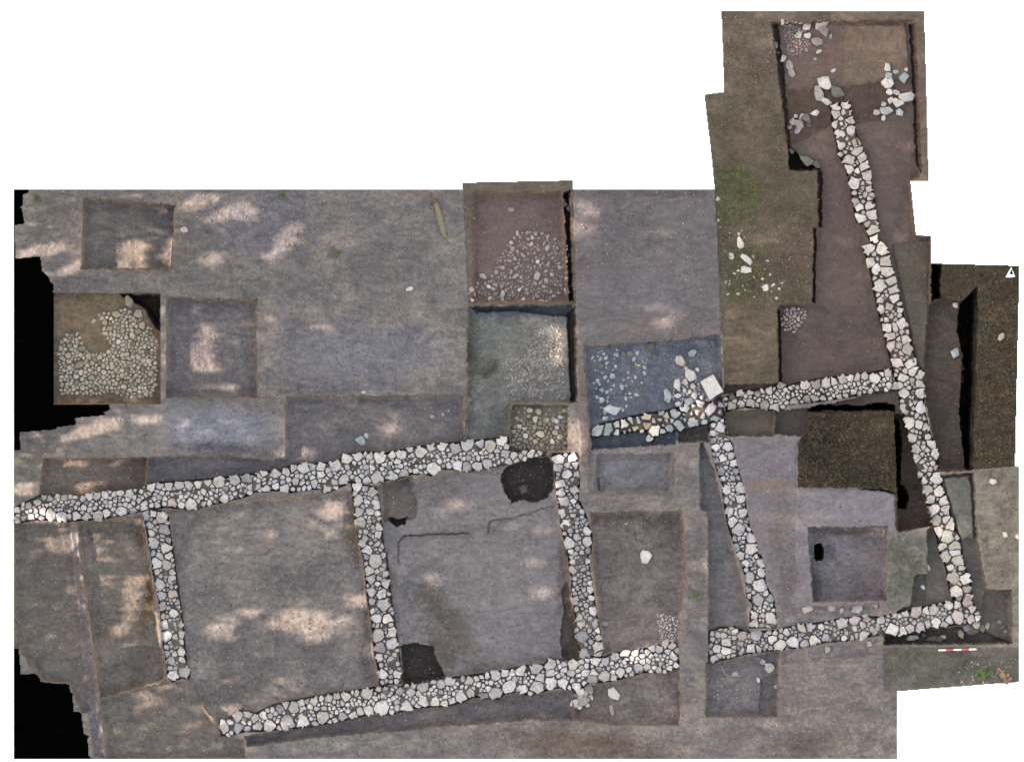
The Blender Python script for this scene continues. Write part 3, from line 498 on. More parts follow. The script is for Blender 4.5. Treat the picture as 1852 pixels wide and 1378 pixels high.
# turf and grassy tiles are rougher
rough = np.isin(RID, [i + 1 for i, r in enumerate(R) if r[4] in ('turf', 'east_bank')])
H += rough * (0.03 * vnoise(GX, GY, 6, 31) + 0.02 * vnoise(GX, GY, 3, 32))
for (lb, poly, sd, zt, *_), _k in WALLS:            # walls stand in their foundation cuts
    m = inside(poly, GX, GY)
    H[m] = np.minimum(H[m], zt - 0.33)
H[outm] = 0.0; H[BL] = 0.0
RID[outm] = 0; RID[BL] = -1
RID[(RID == 0) & soilm] = 1
ny, nx = GX.shape
def ground_z(px, py):
    i = int(min(max((px + 2) / STEP, 0), nx - 1)); j = int(min(max((py + 2) / STEP, 0), ny - 1))
    return float(H[j, i])
VX = X(GX).ravel(); VY = Y(GY).ravel(); VZ = H.ravel()
fid = np.arange(ny * nx).reshape(ny, nx)
quads = np.stack([fid[1:, :-1], fid[1:, 1:], fid[:-1, 1:], fid[:-1, :-1]], -1).reshape(-1, 4)
# a face takes the id of its top left corner
qid = RID[:-1, :-1].ravel()
groups = {}
for rid in np.unique(qid):
    if rid > 0: groups.setdefault((R[rid - 1][0], R[rid - 1][4], rid), []).append(rid)
def terrain_piece(name, mask, mat, smooth=True):
    f = quads[mask]; used, inv = np.unique(f, return_inverse=True)
    v = np.stack([VX[used], VY[used], VZ[used]], -1)
    o = np_mesh(name, v, inv.reshape(-1, 4), mat, smooth=smooth)
    o['kind'] = 'structure'; return o
for (nm, sk, rid) in groups: terrain_piece(nm, qid == rid, S[sk])
terrain_piece('white_ground', qid == 0, M_white, False)
terrain_piece('black_ground', qid == -1, M_black, False)
# the same white ground runs on to the horizon round the dig
x0, x1, y0, y1 = VX.min(), VX.max(), VY.min(), VY.max(); F = 400.0
o = mesh_obj('white_ground', [(-F,-F,0),(F,-F,0),(F,F,0),(-F,F,0),(x0,y0,0),(x1,y0,0),(x1,y1,0),(x0,y1,0)],
             [(0,1,5,4),(1,2,6,5),(2,3,7,6),(3,0,4,7)], M_white)
o['kind'] = 'structure'

# ------------------------------------------------------------------ unseen belt of trees beyond the west side: shades the dig, leaves cut away for sun flecks
FLECKS = [ # px x, px y, half length, half width, turn (deg)
 (362,362,38,12,-20),(398,392,34,10,-25),(446,384,14,14,0),(78,455,34,8,-5),(120,490,26,8,-15),(160,508,14,8,0),(245,447,26,8,-8),(236,474,32,12,0),
 (306,455,9,26,0),(374,602,22,12,0),(364,655,18,36,0),(406,692,24,9,0),(340,565,9,7,-45),(170,776,60,9,-20),(262,758,26,6,8),(108,856,40,13,-38),(172,866,48,10,-28),(42,886,16,9,0),
 (108,934,26,10,10),(102,986,20,11,0),(165,984,26,18,-20),(190,1030,26,18,0),(245,1050,22,10,-30),(236,1090,12,26,0),(236,1166,10,8,0),(218,1140,14,10,0),(292,1240,18,8,0),
 (262,1262,16,11,20),(436,1112,26,7,-15),(398,1144,22,14,25),(560,1130,54,26,5),(508,1126,12,9,0),(510,1241,17,15,0),(492,968,12,9,0),(598,925,34,14,-5),(604,962,14,9,0),(650,1088,20,12,0),
 (545,819,30,8,-5),(705,775,14,13,0),(820,908,18,8,0),(782,1048,16,8,20),(958,1026,16,9,0),(982,1068,18,11,-20),(1052,392,22,32,20),(1202,572,28,15,15),(1012,640,10,24,0),(1042,800,15,52,0),
 (1036,892,15,20,0),(1268,1028,12,14,0),(1192,1182,20,14,0),(490,572,9,8,0),(505,452,26,12,-35),(525,420,18,9,-35),(1295,730,16,24,0),(420,1290,20,10,0),(320,1140,14,26,0),(690,1190,14,30,0),(1052,1085,12,12,0),(388,470,14,14,0),(1010,600,12,10,0)]
M_leaf = plain('tree_leaves', None, 0.6, 0.4, 8, raw=(0.05, 0.085, 0.025, 1))
M_bark = plain('tree_bark', None, 0.9, 0.3, 12, raw=(0.10, 0.075, 0.05, 1))
TANE = math.tan(SUN_EL)
def tree(tx, ty, seed, n):
    g = np.random.default_rng(seed)
    root = empty('tree', (tx, ty, 0))  # unseen tree, there to shade the dig and pass sun flecks
    tag(root, 'unseen leafy tree beyond the left edge, crown cut to pass sun flecks', 'tree', 'unseen sun-blocking trees west of the dig')
    ax, ay, az, cz = 3.2, 3.7, 9.6, 14.0
    d = g.normal(size=(n, 3)); d /= (np.abs(d) ** 6).sum(1)[:, None] ** (1 / 6)
    p = d * (g.random(n) ** (1 / 3))[:, None] * (ax, ay, az); p[:, 2] += cz
    lx = tx + p[:, 0] + p[:, 2] / TANE
    fx = lx / PX + 926; fy = 689 - (ty + p[:, 1]) / PX
    keep = np.ones(n, bool); ragged = 0.55 * vnoise(fx, fy, 13, 91) + 0.35 * vnoise(fx, fy, 6, 92)
    for (cx, cy, a, b, r) in FLECKS:
        cx += ground_z(cx, cy) / PX / TANE
        q = math.radians(r); ca, sa = math.cos(q), math.sin(q)
        u = (fx - cx) * ca + (fy - cy) * sa; w = -(fx - cx) * sa + (fy - cy) * ca
        keep &= (u / (a + 9)) ** 2 + (w / (b + 5)) ** 2 + ragged > 1  # drops leaves on sun rays to each fleck, so light lands there
    p = p[keep]; n = len(p)
    a = g.normal(size=(n, 3)); a /= np.linalg.norm(a, axis=1)[:, None]
    b = np.cross(a, g.normal(size=(n, 3))); b /= np.linalg.norm(b, axis=1)[:, None]
    s = g.uniform(0.10, 0.17, n)[:, None]
    v = np.stack([p - a * s, p + b * s * 0.65, p + a * s, p - b * s * 0.65], 1).reshape(-1, 3)
    np_mesh('crown', v, np.arange(4 * n).reshape(n, 4), M_leaf, root)
    vs, fs = [], []
    def limb(p0, p1, r0, r1, k=8):
        ax_ = (Vector(p1) - Vector(p0)).normalized(); u = ax_.orthogonal().normalized(); w = ax_.cross(u); o0 = len(vs)
        for pp, rr in ((p0, r0), (p1, r1)):
            for i in range(k):
                t = 2 * math.pi * i / k; vs.append(tuple(Vector(pp) + (u * math.cos(t) + w * math.sin(t)) * rr))
        for i in range(k): fs.append((o0 + i, o0 + (i + 1) % k, o0 + k + (i + 1) % k, o0 + k + i))
    limb((0, 0, 0), (0.2, 0.1, 7), 0.32, 0.22); limb((0.2, 0.1, 7), (0, 0, 19), 0.22, 0.06)
    for i in range(7):
        t = i * 2.4; z = 6.5 + i * 1.5
        limb((0.1, 0, z), (2.2 * math.cos(t), 2.6 * math.sin(t), z + 2.2), 0.1, 0.03, 6)
    mesh_obj('trunk', vs, fs, M_bark, root, True)
for i in range(5): tree(-29.0, -10.6 + i * 5.3, 40 + i, 15000)
for i in range(4): tree(-26.6, -8.0 + i * 5.3, 60 + i, 15000)

# ------------------------------------------------------------------ stones
def clip_half(poly, nx_, ny_, d):
    """keep the side n.p <= d"""
    out = []
    for (a, b) in zip(poly, poly[1:] + poly[:1]):
        da = nx_ * a[0] + ny_ * a[1] - d; db = nx_ * b[0] + ny_ * b[1] - d
        if da <= 0: out.append(a)
        if (da < 0 < db) or (db < 0 < da):
            t = da / (da - db); out.append((a[0] + (b[0] - a[0]) * t, a[1] + (b[1] - a[1]) * t))
    return out

def stone_geo(outline, ztop, depth, rg, inset=0.86, rim=0.022, tilt=0.12):
    """outline: px points; a faceted block: flared sides, worn rim, uneven top. Returns verts (world), faces"""
    n = len(outline); cx = sum(p[0] for p in outline) / n; cy = sum(p[1] for p in outline) / n
    tx, ty = rg.gauss(0, tilt), rg.gauss(0, tilt)
    ox, oy = rg.uniform(-0.08, 0.08), rg.uniform(-0.08, 0.08)
    v = []
    def put(px_, py_, dz):
        wx_, wy_ = X(px_), Y(py_)
        v.append((wx_, wy_, ztop + dz + tx * (wx_ - X(cx)) + ty * (wy_ - Y(cy))))
    for (a, b) in outline: put(cx + (a - cx) * 0.94, cy + (b - cy) * 0.94, -depth)
    for (a, b) in outline: put(a, b, -rim * rg.uniform(0.8, 2.2))
    for (a, b) in outline:
        k = inset + rg.uniform(-0.07, 0.07)
        put(cx + (a - cx) * k + ox * (a - cx), cy + (b - cy) * k + oy * (b - cy), rg.uniform(-0.010, 0.010))
    put(cx + ox * 3, cy + oy * 3, rg.uniform(-0.004, 0.016))
    f = []
    for i in range(n):
        j = (i + 1) % n
        # photograph's y runs down, so the outline is clockwise in the world: flip
        f.append((j, i, n + i, n + j)); f.append((n + j, n + i, 2 * n + i, 2 * n + j)); f.append((2 * n + j, 2 * n + i, 3 * n))
    return v, f

def area2(poly):
    return sum(a[0] * b[1] - b[0] * a[1] for a, b in zip(poly, poly[1:] + poly[:1]))

def chamfer(poly, rg, amt=0.13):
    out = []
    n = len(poly)
    for i in range(n):
        a, b, c = poly[i - 1], poly[i], poly[(i + 1) % n]
        k1, k2 = rg.uniform(0.4, 1.3) * amt, rg.uniform(0.4, 1.3) * amt
        p1 = (b[0] + (a[0] - b[0]) * k1, b[1] + (a[1] - b[1]) * k1); p2 = (b[0] + (c[0] - b[0]) * k2, b[1] + (c[1] - b[1]) * k2)
        if math.dist(p1, p2) < 1.6: out.append(b)
        else: out += [p1, p2]
    return out

def pack(poly, seeds, spacing, rg, gap=1.25, edge_bonus=0.0, maxn=2000, jit=1.0):
    """seeds (x,y,r) set by hand from the photograph + fillers; returns stone outlines with their size"""
    p = np.array(poly, float); lo, hi = p.min(0), p.max(0)
    pts = [tuple(s[:3]) for s in seeds]
    A = abs(area2(list(map(tuple, poly)))) / 2
    tries = int(A / (spacing ** 2) * 60)
    cand = np.stack([np.array([rg.uniform(lo[0], hi[0]) for _ in range(tries)]), np.array([rg.uniform(lo[1], hi[1]) for _ in range(tries)])], -1)
    cand = cand[inside(poly, cand[:, 0], cand[:, 1])]
    ed = edge_dist(poly, cand[:, 0], cand[:, 1])
    arr = np.array(pts + [(1e6, 1e6, 1)]) 
    for (cx, cy), e in zip(cand, ed):
        r = spacing * 0.5 * rg.uniform(0.5, 1.25)
        if edge_bonus: r *= (1 + edge_bonus * rg.random()) if e < spacing * 1.15 else 0.74
        if e < r * 0.55: continue
        d = np.hypot(arr[:, 0] - cx, arr[:, 1] - cy) - arr[:, 2]
        if d.min() < r * 0.92: continue
        pts.append((cx, cy, r)); arr = np.vstack([arr[:-1], [(cx, cy, r)], arr[-1:]])
        if len(pts) >= maxn: break
    res = []
    P = np.array(pts)
    for i, (cx, cy, r) in enumerate(pts):
        R_ = r * 1.5
        ph = rg.random() * 6.28; k = rg.choice((5, 6, 6))
        cell = [(cx + R_ * (1 + 0.18 * rg.uniform(-1, 1)) * math.cos(ph + 2 * math.pi * t / k), cy + R_ * (1 + 0.18 * rg.uniform(-1, 1)) * math.sin(ph + 2 * math.pi * t / k)) for t in range(k)]
        dd = np.hypot(P[:, 0] - cx, P[:, 1] - cy)
        for q in np.nonzero((dd > 0.01) & (dd < R_ + P[:, 2] * 1.4 + 2))[0]:
            qx, qy, qr = pts[q]; L = dd[q]; ux, uy = (qx - cx) / L, (qy - cy) / L
            off = (L * L + r * r - qr * qr) / (2 * L)
            hp = math.sin((min(i, q) * 127.1 + max(i, q) * 311.7)) * 43758.5; hp -= math.floor(hp)
            tw = (hp - 0.5) * 0.7; vx, vy = ux * math.cos(tw) - uy * math.sin(tw), ux * math.sin(tw) + uy * math.cos(tw)
            mx_, my_ = cx + ux * off, cy + uy * off
            cell = clip_half(cell, vx, vy, vx * mx_ + vy * my_ - gap * rg.uniform(0.0, 1.7))
            if len(cell) < 3: break
        if len(cell) < 3 or abs(area2(cell)) < 14: continue
        cell = chamfer(cell, rg)
        if r > 6.5:
            nc = []
            for e in range(len(cell)):
                p1, p2 = cell[e], cell[(e + 1) % len(cell)]; nc.append(p1)
                if math.dist(p1, p2) > r * 0.75 and rg.random() < 0.55:
                    t = rg.uniform(0.3, 0.7); k_ = rg.uniform(0.84, 1.0)
                    nc.append((cx + (p1[0] + (p2[0] - p1[0]) * t - cx) * k_, cy + (p1[1] + (p2[1] - p1[1]) * t - cy) * k_))
            cell = nc
        c2 = []
        for (a, b) in cell:
            wa, wb = 3.2 * math.sin(a * 0.55 + b * 0.31 + cx), 3.2 * math.sin(b * 0.6 - a * 0.27 + cy)
            if not inside(poly, np.array([a + wa]), np.array([b + wb]))[0]:
                t0, t1 = 0.0, 1.0
                for _ in range(6):
                    t = (t0 + t1) / 2
                    if inside(poly, np.array([cx + (a - cx) * t + wa]), np.array([cy + (b - cy) * t + wb]))[0]: t0 = t
                    else: t1 = t
                t0 = max(t0, 0.55); a, b = cx + (a - cx) * t0, cy + (b - cy) * t0
            c2.append((a + rg.uniform(-0.11, 0.11) * r * jit, b + rg.uniform(-0.11, 0.11) * r * jit))
        if area2(c2) < 0: c2.reverse()
        size = math.sqrt(abs(area2(c2)) / 2)
        res.append((c2, size))
    return res

M_st_grey = stone_mat('stone_grey', (255, 253, 252), (198, 195, 197), (132, 126, 124), 0.6)
M_st_dark = stone_mat('stone_lilac', (226, 224, 228), (160, 158, 163), (108, 104, 106), 0.7)
M_st_pale = stone_mat('stone_cream', (255, 252, 245), (208, 200, 190), (128, 114, 102), 0.6)
M_st_pink = stone_mat('stone_pink', (214, 202, 198), (172, 162, 160), (124, 114, 112), 0.55)
M_st_yel = stone_mat('stone_buff', (240, 230, 208), (194, 180, 154), (122, 106, 84), 0.55)
M_st_blue = stone_mat('stone_cool', (224, 230, 230), (168, 178, 186), (90, 98, 110), 0.55)
M_st_drab = stone_mat('stone_drab', (188, 179, 161), (146, 137, 120), (110, 94, 70), 0.55)
M_st_slate = stone_mat('stone_slate', (150, 146, 138), (118, 114, 108), (90, 82, 74), 0.5)
M_st_white = stone_mat('stone_white', (255, 253, 248), (240, 235, 228), (150, 140, 130), 0.3)
M_fill = soil('wall_earth', (108, 102, 99), (116, 108, 102), grit=0.8, contrast=1.2, seed=71)
M_fill_d = soil('wall_earth_dark', (88, 80, 75), (98, 88, 80), grit=0.6, contrast=1.2, seed=75)

def prism(poly, ztop, zbot, mat, name, parent):
    """earth core of a wall: ragged top just under the stones"""
    p = [(a, b) for a, b in poly]
    if area2(p) > 0: p.reverse()
    n = len(p); cx = sum(a for a, b in p) / n; cy = sum(b for a, b in p) / n
    v = [(X(a), Y(b), ztop) for a, b in p] + [(X(a), Y(b), zbot) for a, b in p]
    f = [tuple(range(n))] + [(i, n + i, n + (i + 1) % n, (i + 1) % n) for i in range(n)]
    return mesh_obj(name, v, f, mat, parent)

def shrink(poly, d):
    p = list(poly)
    s = 1 if area2(p) > 0 else -1
    out = []
    for i in range(len(p)):
        a, b, c = p[i - 1], p[i], p[(i + 1) % len(p)]
        e1 = Vector((b[0] - a[0], b[1] - a[1])); e2 = Vector((c[0] - b[0], c[1] - b[1]))
        if e1.length < 1e-6 or e2.length < 1e-6: out.append(b); continue
        n1 = Vector((-e1.y, e1.x)).normalized() * s; n2 = Vector((-e2.y, e2.x)).normalized() * s
        m = n1 + n2
        m = m.normalized() if m.length > 0.2 else n1
        out.append((b[0] + m.x * d, b[1] + m.y * d))
    return out

def stone_wall(label, poly, seeds, ztop, mats, fill, spacing=10.5, seed=0, zdepth=0.34, cat='stone wall', name='stone_wall', gap=0.8):
    rg = random.Random(seed)
    root = empty(name, (0, 0, 0))
    cx = sum(p[0] for p in poly) / len(poly); cy = sum(p[1] for p in poly) / len(poly)
    root.location = (0, 0, 0)
    tag(root, label, cat)
    prism(shrink(poly, 3.5), ztop - 0.16, ztop - 0.75, fill, 'earth_core', root)
    m = inside(shrink(poly, 1.5), wx, wy)
    qm = (m[:-1, :-1] & m[1:, 1:] & m[1:, :-1] & m[:-1, 1:]).ravel()
    used, inv = np.unique(quads[qm], return_inverse=True)
    px_, py_ = GX.ravel()[used], GY.ravel()[used]
    dz = 0.045 * vnoise(px_, py_, 12, seed + 300) + 0.025 * vnoise(px_, py_, 6, seed + 301)
    np_mesh('earth_packing', np.stack([VX[used], VY[used], ztop - 0.08 + dz], -1), inv.reshape(-1, 4), fill, root, True)
    st = pack(poly, seeds, spacing, rg, gap=gap, edge_bonus=0.35)
    st.sort(key=lambda s: -s[1])
    jv, jf = [], []
    cnt = 0
    for outl, size in st:
        big = size > 15
        v, f = stone_geo(outl, ztop + rg.uniform(-0.06, 0.035) - (0.02 if size < 10 else 0), zdepth if big else 0.2, rg, rim=0.012 + size * 0.0005)
        if size >= 8.0 and cnt < 299:
            mt = mats[0] if rg.random() < 0.78 else rg.choice(mats[1:] or mats)
            mesh_obj('stone', v, f, mt, root); cnt += 1
        else:
            o0 = len(jv); jv += v; jf += [tuple(q + o0 for q in g) for g in f]
    if jv:
        o = mesh_obj('rubble_filling', jv, jf, mats[0], root); o['kind'] = 'stuff'
    return root

for a_, k_ in WALLS:
    stone_wall(*a_[:4], [globals()[q] for q in a_[4]], globals()[a_[5]], *a_[6:], **k_)

# big white squared block at the head of the lilac wall
rg = random.Random(77)
bo = chamfer([(1266,690),(1290,677),(1308,708),(1283,722)], rg, 0.06)
if area2(bo) < 0: bo.reverse()
v, f = stone_geo(bo, 0.16, 0.5, rg, inset=0.95, rim=0.012, tilt=0.03)
tag(mesh_obj('squared_block', v, f, M_st_white), 'big white squared stone block standing where the pale walls meet', 'stone block')

# ------------------------------------------------------------------ loose stones and rubble spreads
def blob(cx, cy, r, rg, el=1.0, ang=None, n=7):
    ang = rg.random() * 3.14 if ang is None else ang
    out = []
    for i in range(n):
        t = 2 * math.pi * (i + rg.uniform(-0.42, 0.42)) / n; k = r * rg.uniform(0.72, 1.2)
        u, w = k * el * math.cos(t), k / math.sqrt(el) * math.sin(t)
        out.append((cx + u * math.cos(ang) - w * math.sin(ang), cy + u * math.sin(ang) + w * math.cos(ang)))
    if area2(out) < 0: out.reverse()
    return out

def single_stone(p, mat, rg, parent=None, name='stone', lift=0.55):
    x, y, r = p[:3]; el = p[3] if len(p) > 3 else rg.uniform(1.0, 1.35); ang = math.radians(p[4]) if len(p) > 4 else None
    h = r * PX * lift
    v, f = stone_geo(blob(x, y, r, rg, el, ang), ground_z(x, y) + h, h + 0.06, rg, inset=rg.uniform(0.72, 0.86), rim=h * 0.22, tilt=0.2)
    return mesh_obj(name, v, f, mat, parent)

def spread(label, cat, stones, mats, seed, scat=None, count=0, rmin=3.0, rmax=6.0, name='stone_spread', packed=None, spacing=9, lift=0.55, gap=0.8):
    """a heap or scatter of stones lying together; hand-placed ones, plus random fillers inside a polygon"""
    rg = random.Random(seed)
    root = empty(name, (0, 0, 0)); tag(root, label, cat)
    for p in stones: single_stone(p, rg.choice(mats), rg, root, lift=lift)
    jv, jf = [], []; n = len(stones)
    def add(v, f, size):
        nonlocal jv, jf, n
        if size >= 7.5 and n < 299: mesh_obj('stone', v, f, rg.choice(mats), root); n += 1
        else:
            o0 = len(jv); jv += v; jf += [tuple(q + o0 for q in g) for g in f]
    if packed:
        for outl, size in pack(packed, [s for s in stones], spacing, rg, gap=gap):
            cx = sum(a for a, b in outl) / len(outl); cy = sum(b for a, b in outl) / len(outl)
            if any(math.dist((cx, cy), s[:2]) < s[2] * 0.8 for s in stones): continue
            h = size * PX * 0.32
            v, f = stone_geo(outl, ground_z(cx, cy) + h + rg.uniform(-0.02, 0.05), h + 0.1, rg, inset=rg.uniform(0.68, 0.84), rim=h * 0.35, tilt=0.3)
            add(v, f, size)
    if scat:
        pa = np.array(scat, float); lo, hi = pa.min(0), pa.max(0); got = [tuple(s[:3]) for s in stones]; t = 0
        while count > 0 and t < 8000:
            t += 1
            x, y = rg.uniform(lo[0], hi[0]), rg.uniform(lo[1], hi[1]); r = rmin + (rmax - rmin) * rg.random() ** 2
            if not inside(scat, np.array([x]), np.array([y]))[0]: continue
            if any(math.dist((x, y), g[:2]) < (g[2] + r) * 0.95 for g in got): continue
            got.append((x, y, r)); count -= 1
            h = r * PX * lift
            v, f = stone_geo(blob(x, y, r, rg, rg.uniform(1, 1.5), None, 6), ground_z(x, y) + h, h + 0.05, rg, inset=0.65, rim=h * 0.4, tilt=0.25)
            add(v, f, r * 1.8)
    if jv: o = mesh_obj('small_stones', jv, jf, mats[0], root); o['kind'] = 'stuff'
    return root

spread('dense spread of buff rubble filling the brown pit at far left', 'rubble', zz('a', [(890,865,38),(955,945,35),(720,1010,24),(560,1190,28),(540,1300,32),(465,1235,24),(980,1030,28),(800,950,28),(910,1100,26),(640,1000,18)]),
 [M_st_yel, M_st_yel, M_st_drab, M_st_pale], 21, packed=[(175,568),(200,562),(222,556),(250,572),(272,592),(286,620),(284,690),(276,718),(240,722),(190,712),(160,716),(106,714),(102,640),(104,620),(120,602),(140,600),(150,625),(165,640),(190,636),(200,630),(186,600)], spacing=8.2, gap=0.5)
spread('scatter of pale angular stones on the floor of the upper brown pit', 'rubble', zz('c', [(395,220,22,1.3,30),(580,685,28),(205,685,22,1.3,20),(335,750,22),(340,815,24,1.5,100),(290,745,18),(290,810,18),(125,780,18),(485,850,18),(410,495,20),(685,675,18),(655,600,18,1.4,110),(430,685,20,1.4,-30),(780,780,20,1.2,110),(130,855,14),(455,780,14),(510,805,16),(640,795,18),(720,490,16),(650,490,18,1.3,120),(540,465,16),(480,540,20,1.4,40),(620,560,16,1.4,120),(640,715,18),(520,385,18),(615,390,14),(400,660,14,1.6,110),(800,215,18),(770,190,16),(785,660,14)]),
 [M_st_pink, M_st_pale, M_st_pink], 22, scat=zz('c', [(350,500),(400,400),(520,360),(640,380),(790,480),(810,640),(800,820),(640,865),(100,870),(110,760),(280,680),(300,560)]), count=260, rmin=1.6, rmax=5.0)
spread('cobbles packed in the small square cutting at the right end of the long upper wall', 'cobbles', zz('h', [(525,390,22),(590,400,26),(565,455,24),(470,460,16),(600,555,28),(500,570,20)]),
 [M_st_drab, M_st_yel, M_st_yel, M_st_pale], 23, packed=[(926,768),(960,760),(1000,756),(1026,752),(1026,814),(925,812)], spacing=8.8, scat=[(928,738),(1022,738),(1024,770),(928,770)], count=24, rmin=3, rmax=6, name='cobble_spread')
spread('bluish stones strewn over the dark blue trench above the pale wall', 'rubble', zz('h', [(1030,320,22),(1100,155,22),(1020,80,24),(1065,265,14),(1050,445,20),(1675,75,20),(1485,290,36,1.3,70),(1250,110,14),(1180,180,12),(1210,165,10)]) + zz('c', [(1360,1180,36),(1390,1250,22),(1225,1225,24),(1180,1225,20),(1130,1230,20),(1660,1215,30),(1800,1150,20)]),
 [M_st_blue, M_st_slate, M_st_blue], 24, scat=[(1070,634),(1140,626),(1170,650),(1165,700),(1110,760),(1076,752)], count=60, rmin=2.0, rmax=5.5)
spread('tumble of big angular pale blocks left of the white squared block', 'blocks', zz('h', [(1570,50,40,1.1,20),(1640,150,42,1.15,10),(1550,215,36,1.25,80),(1630,330,34,1.1,30),(1555,290,24),(1605,195,24),(1660,225,24),(1600,255,18),(1670,285,24),(1610,100,16),(1690,110,14),(1560,345,22),(1700,335,22),(1640,265,16)]),
 [M_st_blue, M_st_white, M_st_pale, M_st_pale], 40, scat=[(1222,690),(1250,668),(1264,690),(1272,725),(1230,735),(1216,722)], count=26, rmin=2.0, rmax=4.5, lift=0.75)
tag(single_stone(zz('h', [(1105,390,42,1.45,5)])[0], M_st_blue, rg, None, 'loose_stone'), 'long pale slab lying above the left end of the wall in the bluish trench', 'stone')
spread('heap of big pale stones in the upper left corner of the top right trench', 'rubble', zz('d', [(870,160,42),(885,205,42),(840,285,40,1.2,-20),(765,180,35),(720,155,18),(710,240,28),(595,155,18),(930,250,18),(770,245,25),(650,170,15),(850,355,18,1.4,0),(825,405,10)]),
 [M_st_pink, M_st_pale, M_st_pink], 25, scat=zz('d', [(600,150),(760,150),(790,300),(760,350),(640,385),(610,280)]), count=75, rmin=1.6, rmax=4.5)
spread('line of pale stones along the left side of the top right trench', 'rubble', zz('d', [(548,310,22,1.3,70),(600,405,24),(640,450,30,1.3,60),(660,505,28),(575,360,10),(950,485,16)]), [M_st_pink, M_st_pale], 26)
spread('four big grey slabs tilted at the upper end of the tall cream wall', 'slabs', zz('d', [(890,575,50,1.2,60),(850,645,44,1.35,80),(970,630,44,1.55,45),(905,700,30,1.3,40)]), [M_st_slate, M_st_slate, M_st_pale], 27, lift=0.7)
spread('heap of large cream stones at the right side of the top right trench', 'rubble', zz('d', [(1325,465,28),(1330,520,30),(1330,568,42),(1440,540,38,1.3,110),(1385,495,18),(1335,635,25),(1385,640,22),(1460,670,45),(1390,705,38),(1310,765,38,1.3,-15),(1250,780,25),(1410,775,25),(1345,690,22),(1300,720,20),(1455,480,14),(1300,815,20)]), [M_st_pale, M_st_blue, M_st_white], 28, lift=0.8)
spread('short lump of broken stones jutting from the left side of the top right trench', 'rubble', zz('d', [(665,840,28),(715,860,32),(760,815,33),(820,780,26,1.4,-10),(780,860,20),(650,880,18),(700,900,24),(660,912,16),(730,810,20),(690,800,16)]), [M_st_pink, M_st_slate, M_st_pale], 29)
spread('three grey stones in the black lower left corner of the top right trench', 'stones', zz('d', [(760,1105,42,1.4,30),(835,1140,26,1.4,50),(665,1040,22,1.2,60)]), [M_st_slate], 30, lift=1.0)
spread('small round heap of pinkish rubble in the middle of the brown trench floor', 'rubble', [], [M_st_pink, M_st_slate, M_st_pink], 31, packed=zz('e', [(600,920),(680,890),(770,915),(765,990),(720,1035),(680,1080),(595,1060),(585,990)]), spacing=7.6, name='rubble_heap')
spread('white and mossy stones lying on the grassy ground left of the brown trench', 'stones', zz('e', [(300,460,36,1.4,80),(350,570,36,1.5,35),(335,640,34,1.2,20),(235,550,25,1.3,80),(475,765,26),(555,840,14),(145,155,16),(290,395,12),(150,300,10)]), [M_st_white, M_st_pale, M_st_pale], 32, lift=0.4, scat=[(1305,410),(1350,415),(1390,470),(1420,520),(1400,548),(1316,545),(1304,470)], count=34, rmin=1.2, rmax=3.6)
